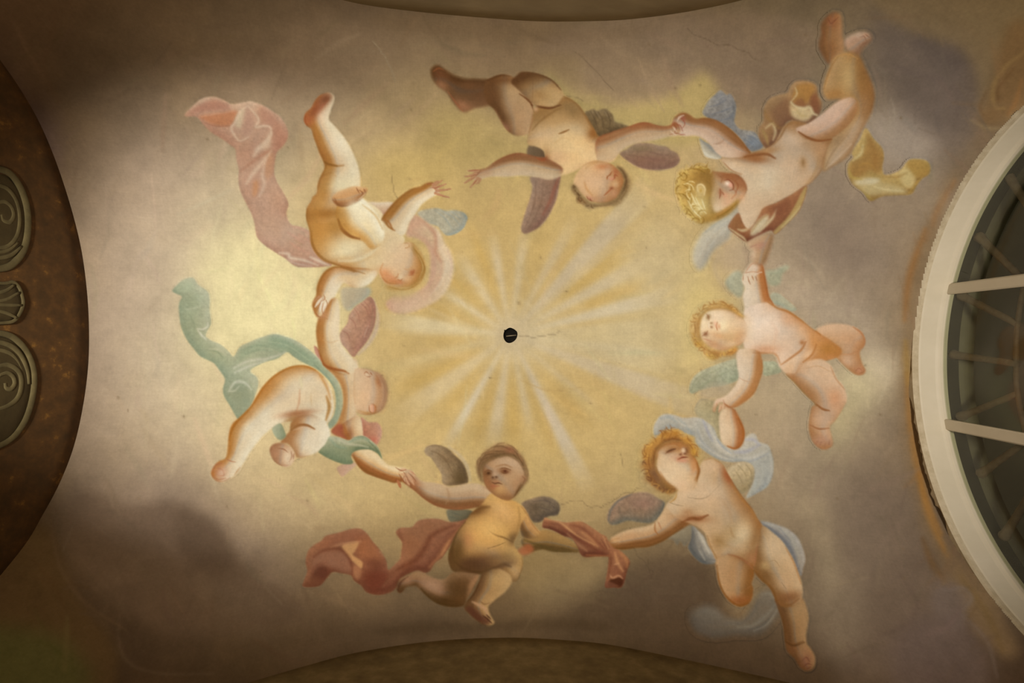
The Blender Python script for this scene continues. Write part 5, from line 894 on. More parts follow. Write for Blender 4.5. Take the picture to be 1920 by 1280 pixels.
# second pass: darks and lights
b.lines('1152,1028 1190,1028 1224,1023 1252,1009 1280,989', 7, '5f3c18', .7, 2.4); b.lines('1364,887 1378,910 1397,937 1413,957 1425,980', 3.5, '86562a', .7, 1.6); b.lines('1278,979 1296,971 1312,973 1327,965', 5, '77441f', .7, 1.8); b.blob(1392, 1000, 12, 18, 'd2b68c', .6, 15); b.blob(1350, 1014, 10, 12, '94703f', .5, -20); b.lines('1344,1060 1349,1094 1364,1122 1388,1136 1404,1131', 4.5, '784818', .65, 1.8); b.lines('1459,1140 1468,1168 1473,1204', 5, '5c3a1a', .65, 2.2); b.blob(1482, 1122, 18, 7, '764c2a', .6, -12); b.lines('1414,1070 1430,1088 1448,1106 1456,1126', 5, '70481f', .65, 2.2); b.blob(1446, 1024, 14, 18, 'cbac84', .6, -15); b.blob(1330, 920, 26, 12, 'd4b48e', .6)
b.lines('1307,866 1311,882 1306,902', 4.5, '86501f', .7, 1.6); b.blob(1368, 892, 6, 13, '96502c', .75, -35); b.blob(1386, 1126, 14, 5, '8c5226', .6); b.lines('1472,1202 1488,1210 1508,1204', 3.5, '54361a', .65, 1.6); b.lines('1326,1004 1332,1024 1344,1046', 3, '8c6232', .6, 1.6); b.lines('1228,979 1228,994 1236,1004', 2.4, '94602f', .6, 1.2); b.lines('1384,784 1394,806 1393,828 1380,841 1364,837', 4, '965420', .7, 1.6)
b.blob(1284, 916, 16, 6, 'd2ad82', .7, -8); b.blob(1302, 908, 7, 6, 'cfa87c', .6)
h = Part('hair', own, 'ginger curls')
h.fill('1207,860 1208,845 1219,830 1230,822 1239,813 1248,806 1255,812 1262,804 1271,810 1277,818 1291,821 1298,830 1306,842 1307,854 1299,856 1295,842 1284,830 1264,827 1246,832 1233,845 1230,860 1230,878 1241,893 1256,907 1270,917 1258,925 1240,920 1223,908 1210,890 1212,875', 'ac783c c08a42 7a4e28 8a5a2c', 4, 230, .8, .5, 1.5, grain=.25)
h.blob(1228, 893, 10, 16, '6c4a34', .75, -30); h.blob(1250, 914, 12, 6, '7a5426', .6, 25); h.blob(1214, 845, 6, 14, 'cf9a40', .7, 15); h.blob(1300, 844, 5, 9, 'd39a3c', .7, -20); h.blob(1284, 824, 8, 4, 'b8803a', .6, 20); h.blob(1248, 814, 8, 5, 'b97a30', .6)
h.lines('1240,826 1244,814 1250,808; 1254,824 1258,814 1262,806; 1264,822 1270,816; 1230,842 1226,852 1226,866; 1218,850 1216,866 1220,880; 1214,880 1222,896 1236,910; 1290,830 1298,840 1300,850; 1248,826 1262,822 1280,826; 1234,836 1242,826 1254,822', 2.4, '7c4a1e', .65, 1); h.lines('1222,832 1216,844 1212,858; 1244,820 1252,814; 1274,818 1286,824 1296,834; 1210,872 1216,888', 2, 'd9a850', .65, .9)
h.lines('1234,846 1240,836 1250,831; 1246,834 1258,828 1270,828; 1276,829 1288,834 1295,844; 1231,860 1233,850; 1231,876 1233,886 1242,896; 1244,898 1254,908 1264,914', 4, '9a6836', .5, 1.8, False)
for x, y, r, c in ((1216, 846, 10, 'b07a3a'), (1212, 872, 9, '9a6430'), (1220, 896, 10, '84562c'), (1240, 912, 10, '7c5630'), (1232, 828, 9, 'b8823c'), (1250, 814, 8, 'a8702e'), (1268, 812, 7, 'b0762c'), (1288, 826, 7, 'b88238'), (1302, 846, 6, 'c8923c')): h.blob(x, y, r, r * .8, c, .7, 0, False)
curls(h, '1208,858 1212,838 1228,822 1244,808 1260,803 1276,812 1292,822 1304,838 1308,854', 26, 6, '8a5626', 'd2a050', 4, 2.2)
curls(h, '1208,864 1212,886 1226,906 1244,918 1262,924', 20, 6, '6a4024', 'b07c3c', 5, 2.2)
# ---- cherub with green wings, right
own = cherub('fresco cherub with pale sage green wings hanging from both hands, right side', 1460, 640)
w = Part('wing', own, 'sage green wing')
w.fill('1292,732 1296,714 1310,698 1336,686 1364,676 1382,673 1386,690 1386,710 1360,722 1336,726 1312,732 1298,738', 'a5a181 b3ad8c 969676 9c9a7c', 4, 250, .7, .5, 1.4, grain=.25); w.wash('1312,730 1344,716 1372,722 1362,742 1330,748 1312,742', 'b3a286', .6, 4, False); w.lines('1300,726 1320,706 1350,690; 1310,728 1340,708 1370,694; 1296,734 1304,712 1326,694', 2.4, '93936f', .45, 1.4)
w = Part('wing', own, 'sage green wing edge under the arm')
w.fill('1428,680 1442,677 1456,679 1465,696 1450,702 1432,703', 'a8a684 b2b08e 9a9878 a0a080', 3, 250, .6, .4, 1.2, grain=.3)
w = Part('wing', own, 'sage green feathers beside the raised hand')
w.fill('1360,528 1367,517 1378,509 1390,510 1394,527 1394,548 1386,558 1373,549 1363,538', 'aaa587 b2ae90 9f9a7c a49e80', 3, 250, .6, .3, 2.2, grain=.15)
w = Part('wing', own, 'sage green feathers beyond the forearm')
w.fill('1436,508 1453,505 1473,497 1480,502 1467,515 1463,532 1448,536 1440,530', 'a7a384 aeaa8c 9c997a a29e80', 3, 250, .6, .3, 2.2, grain=.15); w.line('1440,512 1456,512 1470,504', 2.5, '989a7c', .5, 1.4)
w = Part('wing', own, 'sage green feathers at the shoulder')
w.fill('1446,550 1460,550 1473,560 1494,579 1483,583 1463,573 1446,566', 'a9a487 b0ac90 9aa08a a09e84', 3, 250, .6, .3, 1.8, grain=.15)
b = Part('body', own)
b.fill('1530,626 1534,615 1552,608 1577,607 1600,612 1615,622 1622,637 1620,648 1612,660 1616,680 1623,694 1618,702 1604,702 1588,690 1572,673 1562,660 1546,650', 'caa17a d4ae88 ae7646 a8703f', 8, -120, .8, .6, 1)
b.line('1600,612 1616,624 1622,640 1614,658', 4, 'c08050', .6, 1.8); b.blob(1598, 640, 16, 16, 'c79468', .5); b.line('1574,664 1594,664 1612,656', 3.5, 'b27c50', .6, 1.6); b.blob(1588, 676, 12, 8, 'd6b08e', .6, 35); b.blob(1612, 694, 8, 7, 'c48a66', .6); b.lines('1604,696 1610,690 1616,694; 1612,700 1620,696', 1.8, '9c6440', .6, .8)
# raised arm and hand
b.fill('1395,512 1402,500 1410,493 1420,489 1430,496 1434,515 1438,537 1442,557 1450,572 1446,600 1400,604 1396,577 1393,555 1397,540 1391,526', 'd2b592 dec7a8 b0703a a9673a', 7, 185, .9, .8, 1)
b.line('1429,500 1435,528 1440,552 1450,570', 5, 'ab6a34', .7, 2); b.blob(1412, 550, 10, 22, 'dcc6a8', .5); b.line('1398,510 1408,496 1420,491', 3, 'b87e58', .7, 1.2); b.line('1394,520 1412,515 1428,510', 4, 'ddc4a6', .7, 1.2); b.lines('1402,518 1404,526 1407,533; 1410,517 1413,525; 1417,518 1419,526; 1394,516 1393,526', 1.8, '9a623c', .75, .7); b.line('1396,512 1412,509 1426,512', 2, 'ae7450', .6, .9); b.blob(1416, 502, 8, 6, 'd9bfa4', .6)
# trunk
b.fill('1398,580 1440,566 1458,577 1478,583 1500,598 1520,615 1538,626 1560,640 1578,655 1572,668 1546,677 1520,692 1500,708 1484,706 1462,688 1452,664 1424,663 1404,664 1394,642 1398,610', 'd9b592 e6ccb0 b67c48 ae7038', 13, 195, .9, .6, 1)
b.line('1440,566 1458,577 1478,584 1504,601 1536,627', 4.5, 'b2753a', .65, 2); b.blob(1436, 616, 34, 24, 'e4ccb0', .7); b.blob(1474, 600, 10, 14, 'cf9a70', .5, -30); b.blob(1500, 626, 20, 16, 'dcb48c', .5); b.blob(1550, 654, 22, 16, 'bf8446', .75, 20); b.blob(1528, 640, 8, 22, 'c88c50', .55, -20); b.lines('1466,682 1486,668 1502,656 1511,640', 4, 'bd8350', .6, 1.8); b.lines('1506,678 1522,664 1530,646', 4, 'bd8048', .65, 1.8); b.line('1500,700 1512,682 1530,672 1556,676', 4, 'b57a42', .6, 1.8); b.blob(1504, 642, 4, 4, 'a86c3c', .8); b.blob(1488, 676, 16, 7, 'e2c09a', .6, -35); b.blob(1516, 664, 12, 6, 'e2bd94', .6, -40); b.line('1412,660 1432,662 1454,664 1464,684', 4, 'b9804c', .6, 2); b.blob(1436, 654, 20, 6, 'c98f66', .5); b.line('1446,604 1456,620 1452,640', 6, 'd8aa86', .4, 4); b.blob(1558, 668, 8, 6, 'c98854', .6)
# near leg
b.fill('1492,700 1500,686 1514,677 1540,673 1560,688 1568,708 1582,724 1588,748 1580,766 1566,788 1556,800 1560,820 1561,834 1548,842 1534,838 1522,824 1517,806 1517,790 1522,764 1528,757 1510,739 1490,717 1474,700', 'cba27b d6b28c a5764a a06c3e', 11, -60, .8, .7, 1)
b.line('1474,702 1492,720 1512,742 1530,758', 4, '96703e', .6, 1.8); b.blob(1566, 748, 12, 18, 'cf9266', .6); b.blob(1530, 702, 24, 16, 'd6b28c', .6, 20); b.lines('1530,757 1542,766 1554,769', 4, '9c6638', .75, 1.5); b.blob(1536, 784, 12, 16, 'd0a884', .6); b.lines('1518,795 1534,803 1554,802', 3, 'a8744c', .65, 1.2); b.blob(1540, 826, 16, 10, 'b88c70', .6); b.lines('1530,832 1533,826; 1537,836 1540,828; 1546,838 1548,830; 1554,834 1555,826', 2, '98684c', .6, .9); b.line('1524,826 1536,839 1550,842 1560,834', 2.5, '9a6a4c', .6, 1); b.lines('1512,690 1534,686 1556,696', 1.6, 'b88858', .4, 1)
b.line('1558,688 1568,710 1584,730', 3, 'b0784a', .5, 1.5)
# lower arm
b.fill('1384,656 1420,657 1428,672 1430,692 1423,716 1413,738 1397,752 1381,762 1362,763 1355,753 1346,757 1340,772 1336,766 1342,750 1360,742 1376,726 1385,708 1382,682', 'd0af8a dec4a4 b07a46 a86e3c', 7, 200, .9, .75, 1)
b.line('1428,676 1428,698 1416,730 1396,752 1378,762', 5, 'b07a46', .6, 2.2); b.line('1386,708 1398,714 1412,716', 2, 'b98c64', .6, 1); b.blob(1400, 686, 9, 22, 'dcc4a4', .6); b.line('1356,756 1370,764 1382,762', 4, 'a5663a', .65, 1.5); b.lines('1344,756 1346,766 1343,776; 1350,756 1352,764; 1356,750 1360,758 1370,764', 2, 'a0663e', .7, .8); b.blob(1350, 752, 8, 5, 'd6b092', .6)
# head
b.fill('1315,598 1325,585 1340,579 1360,579 1378,587 1392,597 1401,610 1401,626 1393,641 1380,649 1360,657 1340,656 1325,646 1316,636 1312,618', 'dfbf95 efd8b0 c08a55 b88050', 9, 200, .6, .5, 1)
b.blob(1357, 610, 12, 12, 'fdecc0', .85); b.blob(1344, 594, 14, 9, 'ecd2b0', .7); b.blob(1372, 616, 12, 18, 'e6c090', .6); b.blob(1386, 606, 10, 10, 'e8cba2', .5); b.blob(1350, 630, 16, 6, 'dba572', .6, 15); b.blob(1340, 646, 18, 8, 'c08c5e', .7, 20); b.blob(1365, 632, 12, 9, 'cfa874', .6); b.blob(1372, 645, 12, 5, 'dcbc92', .6, -10)
b.blob(1328, 594, 3.6, 4.6, '8d6a3c', .85, 20); b.line('1324,588 1328,593 1329,600', 2, 'a06c48', .6, .9); b.blob(1323, 626, 4.4, 4, '8a5c3c', .85); b.line('1316,630 1323,626 1327,620', 2, '94603c', .7, .9); b.line('1318,634 1326,637 1334,640', 2.4, 'b57c58', .5, 1.2); b.blob(1334, 605.5, 2.6, 2, 'a3805a', .8); b.blob(1334, 613, 2.4, 2, '9c7250', .8); b.line('1330,604 1329,610 1331,616', 2, 'e6d2b4', .7, 1); b.lines('1345,604 1343,611 1345,619', 2.8, 'bd7a52', .85, .8); b.blob(1341, 607, 2.4, 5, 'eab896', .7); b.blob(1348, 612, 2.4, 4, 'd69a70', .7)
b.blob(1353, 572, 5, 4, 'e6be96', .8); b.line('1348,572 1353,569 1357,574', 2, 'b67c44', .6, .8)
# second pass: darks and lights
b.lines('1440,566 1458,577 1480,585 1506,602 1538,627', 4, 'a0642a', .7, 1.8); b.lines('1430,500 1436,530 1441,554 1450,571', 4, '9c5a28', .7, 1.6); b.lines('1466,683 1487,668 1503,655 1511,641', 3.6, 'a86e3c', .65, 1.5); b.lines('1506,679 1523,664 1531,646', 3.6, 'ab6e36', .65, 1.5); b.lines('1474,702 1492,720 1512,742 1531,760', 4, '86602f', .65, 1.7); b.blob(1554, 656, 16, 10, 'ad7434', .6, 20); b.lines('1428,676 1429,698 1417,730 1397,752', 4, '9c6a36', .65, 1.8); b.lines('1412,661 1434,663 1455,666', 4, 'a87040', .6, 1.8); b.lines('1531,758 1543,767 1556,770', 3.6, '8a5428', .7, 1.3); b.blob(1430, 606, 26, 18, 'ebd4ba', .6); b.blob(1480, 690, 12, 8, 'd8b084', .5, -30); b.lines('1600,613 1616,625 1622,642 1614,660', 3, 'a8683a', .6, 1.5); b.lines('1519,797 1536,804 1555,803', 2.6, '935f38', .65, 1.1)
b.blob(1402, 618, 9, 16, 'e2c6a2', .7); b.blob(1396, 636, 9, 7, 'e0c09c', .6, -30); b.blob(1400, 600, 6, 10, 'e4c8a6', .6); b.blob(1396, 660, 14, 6, 'd9bd9a', .6)
h = Part('hair', own, 'golden curls')
h.fill('1292,616 1296,603 1303,587 1312,577 1325,569 1340,566 1352,563 1363,569 1380,578 1390,589 1399,595 1388,593 1375,585 1360,580 1340,580 1323,586 1315,598 1312,616 1315,634 1325,646 1340,655 1358,658 1370,653 1381,648 1382,657 1372,666 1355,667 1340,674 1328,671 1321,663 1317,655 1302,646 1295,630', 'c09a5c cfac6c a97a3e a67c40', 4, 220, .7, .4, 1.6, grain=.25)
h.blob(1372, 577, 12, 4, 'c68a3c', .7, 28); h.blob(1388, 590, 8, 3, 'e0a654', .7, 32); h.blob(1374, 658, 10, 5, 'd28d3e', .8, -20); h.blob(1340, 662, 12, 5, 'a86c34', .6); h.blob(1308, 646, 8, 6, 'c8963c', .7, 35); h.blob(1312, 584, 8, 6, 'b59c68', .6); h.blob(1302, 614, 6, 14, 'b98e58', .5); h.blob(1334, 669, 8, 5, 'bca04e', .6)
h.lines('1300,600 1304,616 1302,632; 1308,590 1318,580 1332,574; 1306,640 1318,652 1332,660; 1330,572 1346,569 1360,573; 1322,650 1336,662 1350,664; 1298,620 1304,636; 1362,664 1374,660', 2.2, '9c7034', .5, 1); h.lines('1316,578 1330,572; 1300,608 1300,622; 1326,664 1336,670; 1380,582 1392,592', 1.8, 'e0be78', .6, .9)
curls(h, '1298,620 1300,600 1310,584 1326,572 1346,566 1366,572 1384,584', 26, 4.5, 'a87a40', 'd9b878', 6)
curls(h, '1298,626 1306,644 1320,658 1336,668 1356,664 1376,656', 22, 4.5, 'a0703a', 'd2a656', 7)
# ---- laughing cherub with the ochre cloth, upper right
own = cherub('fresco blond laughing cherub with legs up and ochre cloth streaming, upper right', 1480, 300)
w = Part('wing', own, 'slate blue wing')
w.fill('1318,214 1322,200 1330,187 1340,178 1351,169 1362,178 1370,176 1380,196 1379,214 1377,228 1386,241 1400,244 1415,248 1424,260 1432,272 1422,281 1404,282 1392,264 1370,242 1344,230', '868078 968e80 6f6e6c 767876', 5, 230, .7, .5, 1.4, grain=.35); w.lines('1330,200 1346,196 1362,186; 1336,214 1356,208 1374,200; 1350,226 1366,222 1376,214; 1400,254 1412,258 1424,268; 1396,262 1408,268 1418,276', 2.6, '66686c', .55, 1.2); w.blob(1352, 182, 14, 10, '7a7c80', .5); w.blob(1414, 266, 12, 10, '78828a', .5); w.lines('1342,188 1356,180; 1360,216 1374,208; 1408,250 1420,258', 2, 'a09a8c', .5, 1.2)
w = Part('wing', own, 'pale wing tip by the elbow')
w.fill('1311,259 1320,265 1335,274 1353,294 1344,298 1324,294 1317,282', 'aea38c c8bea4 8e897c 94907f', 3, 120, .9, .5, 1.2); w.line('1318,284 1328,292 1346,298', 4, 'cfc6ae', .7, 1.5); w.line('1314,262 1332,274 1350,292', 3, '8d8a80', .6, 1.2)
d = Part('cloth', own, 'white cloth under the head')
d.fill('1386,388 1365,404 1335,422 1317,437 1303,461 1299,486 1310,506 1322,498 1332,480 1344,464 1365,450 1372,432 1386,404', 'b6aa94 c6bca4 a29a88 a5a092', 5, 200, .7, .3, 3, .9); d.line('1384,390 1364,406 1336,424 1318,438', 4, '94968e', .7, 1.6); d.lines('1376,404 1350,426 1324,452 1312,480; 1366,424 1344,444 1328,468', 5, 'c9c1aa', .6, 2.5); d.lines('1356,436 1336,460 1320,490; 1368,410 1340,434', 3, 'a39b8c', .5, 2)
d = Part('cloth', own, 'ochre cloth streaming to the right')
d.fill('1600,280 1612,262 1623,240 1638,260 1654,278 1657,296 1654,314 1660,328 1686,320 1700,304 1710,298 1734,300 1744,310 1742,326 1728,336 1718,350 1708,364 1680,366 1654,368 1632,377 1618,360 1600,346 1590,328 1590,308 1600,296 1597,288', 'a5884f b89c62 8a6a38 8f7440', 5, 250, .8, .5, 1.3, grain=.15)
d.wash('1624,246 1640,264 1654,282 1655,312 1648,326 1630,320 1606,334 1592,322 1596,304 1616,294 1624,270', '97703c', .8, 3); d.wash('1598,338 1630,334 1656,342 1690,350 1700,362 1660,364 1630,366 1612,354', 'bda876', .8, 3); d.wash('1602,342 1626,334 1650,336 1640,344 1616,346', 'c9ba94', .85, 2); d.wash('1700,304 1714,298 1738,302 1742,322 1724,332 1706,320', 'a07c3e', .8, 2.5); d.wash('1686,322 1700,316 1716,336 1708,352 1692,346', 'c2aa72', .8, 2.5)
d.lines('1618,272 1614,288 1600,300', 5, 'c8b684', .7, 1.8); d.lines('1592,318 1598,332 1616,336', 4, 'b0984e', .7, 1.5); d.lines('1656,330 1680,332 1700,324', 4, '94703a', .6, 2); d.lines('1606,352 1622,364 1636,374', 4, 'a58d48', .6, 1.6); d.lines('1640,350 1664,356 1692,358', 3, 'd0bf8e', .6, 1.5); d.lines('1704,362 1716,346 1728,334', 3, 'b08c44', .6, 1.3); d.line('1632,262 1640,290 1640,318', 5, '8a6232', .5, 3); d.lines('1612,310 1626,306 1640,316', 3, 'aa8240', .6, 2)
d = Part('cloth', own, 'ochre cloth gathered behind the hip')
d.fill('1423,240 1432,228 1432,206 1442,186 1460,178 1476,174 1482,162 1492,153 1512,152 1530,160 1534,180 1541,194 1536,214 1516,232 1492,226 1476,228 1466,244 1456,264 1446,276 1436,278 1424,260', '94704a a5825a 74503a 7a5a3c', 5, 260, .8, .5, 1.3, grain=.12)
d.wash('1486,190 1490,166 1500,157 1518,156 1528,162 1524,178 1514,192 1500,198', 'a5783e', .8, 2.5); d.wash('1520,182 1530,176 1536,196 1532,212 1520,204', '7c4e34', .8, 2); d.wash('1490,190 1504,184 1512,196 1520,206 1500,202 1488,198', '85573a', .7, 2.5); d.wash('1446,206 1458,188 1474,184 1482,200 1480,222 1466,238 1456,232', '7d5a40', .75, 4); d.wash('1438,196 1450,184 1470,180 1462,194 1448,206', '95744e', .6, 3)
d.lines('1491,164 1494,176 1484,190', 3, 'd3b88a', .8, 1.1); d.lines('1483,192 1492,200 1506,204 1518,202 1524,212 1532,216', 7, 'd8c396', .9, 1.6); d.wash('1482,194 1490,202 1508,204 1518,206 1524,214 1514,226 1500,226 1484,216', 'd3bb8a', .8, 2); d.lines('1494,208 1502,216 1514,218', 4, 'b59a62', .6, 1.8); d.lines('1436,240 1448,232 1454,246 1450,262', 5, 'd4c092', .8, 1.8); d.lines('1430,244 1436,256 1440,270', 6, 'a58a52', .7, 2); d.lines('1434,208 1440,222 1458,238 1468,240', 4, '8e6c3c', .6, 2); d.lines('1456,240 1462,254 1454,266', 3, '6f4c30', .6, 1.5)
b = Part('body', own)
b.fill('1540,46 1548,34 1562,24 1575,27 1579,46 1579,66 1583,82 1580,102 1564,114 1554,120 1540,100 1535,82 1540,64', '93683f a37850 74502f 7a4f30', 5, 0, .8, .6, 1.2); b.blob(1560, 40, 9, 12, '965f40', .6); b.lines('1552,34 1558,44 1566,38 1572,32', 2, '744430', .6, .9); b.blob(1560, 72, 10, 14, '98714a', .5); b.line('1540,50 1546,70 1540,92', 3, '845434', .5, 1.5)
b.fill('1584,76 1594,66 1612,60 1628,62 1635,72 1628,82 1617,92 1608,106 1594,100 1586,90', 'aa866a bc987c 86644a 8a664a', 4, 240, .8, .5, 1.2); b.lines('1612,70 1620,68 1624,76; 1622,64 1630,70; 1618,82 1626,80', 2, '7e563e', .65, .8); b.blob(1610, 66, 6, 4, 'bf9c84', .7)
b.fill('1560,114 1570,103 1586,97 1610,104 1624,132 1634,156 1639,180 1635,206 1622,232 1606,262 1590,292 1560,312 1543,320 1546,290 1560,262 1590,230 1600,200 1576,186 1552,186 1543,168 1548,144 1555,126', 'a27b4b b08b5c 886035 8c6236', 10, 200, .8, .6, 1.2)
b.blob(1588, 140, 14, 26, 'b0905f', .7, 5); b.blob(1616, 158, 10, 30, '8f6435', .5, -10); b.line('1562,112 1576,104 1592,102 1608,110', 3, 'b48a52', .6, 1.5); b.line('1546,168 1552,146 1560,124', 3, 'bd9058', .6, 1.5); b.wash('1546,316 1556,284 1584,252 1604,226 1620,216 1616,240 1592,284 1566,308', 'b39879', .85, 5); b.line('1548,316 1566,300 1596,270', 4, 'c4a98a', .5, 2); b.blob(1570, 262, 14, 8, '8d7252', .6, -40); b.blob(1620, 200, 10, 20, '9a7550', .6); b.blob(1568, 176, 18, 8, 'a5743e', .5)
# arm to the left
b.fill('1262,224 1272,214 1282,211 1293,215 1305,223 1320,221 1338,224 1356,233 1374,247 1389,262 1401,277 1408,288 1396,297 1374,298 1356,294 1344,287 1332,271 1317,259 1302,254 1284,255 1268,251 1261,240', 'bb997c cdb094 8b5e36 905c34', 8, 115, .9, .7, 1)
b.line('1304,222 1336,224 1360,236 1386,260 1404,284', 5, '8f6034', .65, 2.2); b.blob(1362, 286, 16, 8, 'd0b294', .7, 20); b.line('1338,270 1350,268 1362,258', 3, 'a07a5c', .5, 1.6); b.blob(1330, 246, 22, 8, 'c6a68a', .5, 20); b.lines('1274,218 1280,224 1284,232 1280,240; 1268,232 1276,236 1280,246; 1264,248 1274,252 1284,252', 2, '94503a', .75, .9); b.lines('1270,226 1274,220 1282,216; 1264,236 1270,240', 4, 'd8bca0', .8, 1.1); b.blob(1282, 222, 4, 4, 'a05a48', .6)
# trunk
b.fill('1353,297 1374,296 1395,294 1410,287 1432,280 1452,268 1462,250 1470,236 1492,226 1530,240 1560,258 1552,276 1547,296 1541,318 1522,340 1494,360 1456,379 1440,386 1424,404 1411,424 1402,430 1391,416 1383,388 1389,374 1400,354 1389,330 1368,318 1356,306', 'c4a581 d4ba98 96704a 94683c', 13, 130, .8, .6, 1)
b.line('1396,294 1414,290 1436,288 1452,296', 6, '8c5830', .75, 2.2); b.blob(1420, 296, 22, 7, 'a06a3c', .7, 8); b.blob(1440, 284, 20, 5, 'aa7c4c', .6, -15); b.blob(1486, 262, 20, 12, 'cdaf8e', .7); b.blob(1430, 340, 34, 24, 'd0b894', .7, -20); b.blob(1480, 320, 28, 20, 'cbab88', .5); b.blob(1506, 306, 8, 12, 'ae8558', .6); b.blob(1506, 304, 3, 6, '8a683e', .6); b.blob(1374, 310, 14, 8, 'd8bc98', .7, 20); b.line('1540,270 1536,296 1528,324 1508,350', 5, 'a88458', .5, 2.5); b.line('1488,222 1474,236 1464,254 1450,272', 3, 'a07a50', .6, 1.5); b.line('1358,306 1372,320 1392,326', 2.4, 'b08458', .6, 1.2); b.blob(1408, 394, 14, 20, 'cbb08e', .5); b.line('1498,250 1508,258 1530,264 1556,262', 3, '9c7046', .6, 1.6); b.blob(1540, 278, 10, 12, 'b58c64', .6)
# near thigh
b.fill('1492,242 1516,231 1540,215 1564,195 1586,183 1604,186 1608,204 1597,227 1577,247 1556,261 1532,262 1510,255', 'c09d80 cfae92 9a7048 986c42', 9, -140, .8, .6, 1); b.line('1498,247 1514,257 1534,263 1558,261', 4, '8c5a32', .7, 1.6); b.blob(1560, 222, 24, 12, 'c9a78c', .6, -40); b.line('1540,212 1566,192 1590,182', 3, 'a87848', .5, 1.5)
# far arm coming down behind the sash, hand clasped below
b.fill('1404,452 1420,444 1448,438 1448,456 1441,478 1433,495 1416,495 1408,486 1412,470 1403,462', 'b08c66 c2a07c 8c6a46 946c4a', 4, 190, .7, .5, 1.4); b.lines('1402,468 1410,462 1420,458; 1403,484 1412,480; 1408,470 1400,480', 2, '9a6c58', .6, 1); b.blob(1410, 476, 5, 8, 'c8ac8c', .7); b.blob(1426, 460, 10, 6, 'b8826a', .5, -20)
# face, laughing
b.fill('1328,323 1344,322 1365,324 1383,328 1396,341 1400,356 1390,374 1376,386 1352,399 1332,408 1325,386 1325,353', 'c19a70 d8ba92 986039 955c34', 8, 120, .8, .5, 1)
b.blob(1346, 392, 16, 10, 'e2c8a0', .7, -30); b.blob(1340, 345, 10, 20, 'b99a72', .5); b.blob(1366, 378, 14, 8, 'dcaa80', .7, -40); b.line('1368,322 1384,330 1396,344 1400,356', 5, '8c5330', .7, 1.8); b.blob(1386, 342, 8, 8, 'a66c44', .6); b.blob(1364, 344, 5, 4, 'f0d6ba', .95); b.blob(1370, 347, 3.4, 4.4, 'e5a486', .9); b.lines('1358,338 1366,337 1374,344 1375,354 1368,357', 2.6, '84462a', .8, .9); b.line('1378,338 1384,348 1380,360', 3, '94542f', .65, 1.4); b.lines('1346,328 1354,334 1352,342', 3, '96623c', .65, 1.2); b.lines('1350,354 1351,362 1349,372; 1354,360 1358,366', 3, '854a2c', .8, 1); b.blob(1351, 360, 4, 6, 'a0623e', .6); b.blob(1360, 366, 5, 5, 'd99a74', .6); b.line('1374,352 1380,362 1372,372', 3, 'a8683f', .5, 1.4); b.blob(1392, 368, 5, 8, 'd6a478', .6, 20)
# second pass: darks and lights
b.lines('1304,222 1338,224 1362,237 1388,262 1406,286', 4.5, '7c5028', .7, 1.9); b.lines('1396,294 1414,291 1438,289 1454,297', 5, '784826', .7, 1.8); b.blob(1416, 298, 18, 6, '8c5830', .6, 8); b.lines('1497,247 1514,258 1535,264 1560,261', 3.6, '7a4a26', .7, 1.4); b.lines('1541,318 1523,340 1495,360 1458,380', 3.5, '8c6a44', .6, 1.8); b.blob(1440, 338, 26, 16, 'd8c09c', .6, -20); b.lines('1544,168 1550,146 1560,122 1572,106', 3, '94683a', .6, 1.5); b.lines('1624,132 1634,158 1638,182 1632,210', 3.5, '7c5430', .6, 1.8); b.blob(1590, 150, 9, 22, 'b99864', .6, 5); b.lines('1546,318 1560,288 1590,250', 3, '9a7c58', .6, 1.6); b.lines('1488,224 1474,238 1464,256 1452,270', 3, '8c6640', .6, 1.4); b.blob(1556, 90, 8, 16, '855630', .5); b.lines('1356,304 1370,318 1390,328', 2.6, '9c7048', .6, 1.2)
h = Part('hair', own, 'blond curls')
h.fill('1268,353 1271,336 1273,323 1286,318 1299,314 1309,310 1323,312 1333,318 1337,330 1336,353 1334,380 1342,398 1365,388 1383,374 1385,381 1366,401 1344,412 1324,417 1309,418 1294,406 1279,391 1273,374', 'b18a42 c8a65c 86622a 94702f', 6, 200, .7, .4, 1.6, grain=.25)
h.blob(1318, 334, 16, 16, '8a652f', .7); h.blob(1328, 360, 6, 24, '94702f', .6); h.blob(1312, 386, 16, 20, 'd9c07e', .85); h.blob(1314, 356, 7, 9, 'd9c088', .9); h.line('1308,358 1308,348 1316,346 1322,354 1320,366', 3, 'e3cb94', .8, 1); h.blob(1314, 357, 2.6, 4, 'b9923f', .7); h.blob(1360, 393, 18, 5, 'b98240', .7, -35); h.blob(1320, 410, 16, 6, 'b3863c', .6)
h.lines('1276,330 1282,324 1288,330 1284,338 1276,336; 1272,362 1284,366 1294,380 1300,396; 1278,382 1290,392 1302,406; 1296,316 1310,318 1322,324; 1280,346 1290,352 1296,362; 1330,330 1332,350; 1346,406 1364,396 1380,382', 2.6, '84601f', .6, 1.1); h.lines('1296,362 1302,376 1312,392; 1304,370 1312,386 1324,400; 1326,312 1334,318 1332,324; 1276,326 1270,332; 1290,376 1300,394 1314,408; 1316,374 1322,392', 2.6, 'ecdba6', .7, 1.1); h.lines('1270,346 1266,356 1270,368; 1302,310 1312,306 1326,310', 2, 'c09a50', .6, 1, False)
d = Part('cloth', own, 'russet and cream sash across the chest')
d.fill('1424,402 1432,389 1455,380 1485,364 1508,349 1513,354 1503,386 1491,404 1473,422 1454,439 1446,432 1425,440 1406,450 1398,453 1380,440 1366,428 1368,418 1384,399 1392,416 1401,429 1411,423 1417,415', '8e5c3c a06e48 6e3f2a 7a4a30', 4, 250, .7, .4, 1.2, grain=.1)
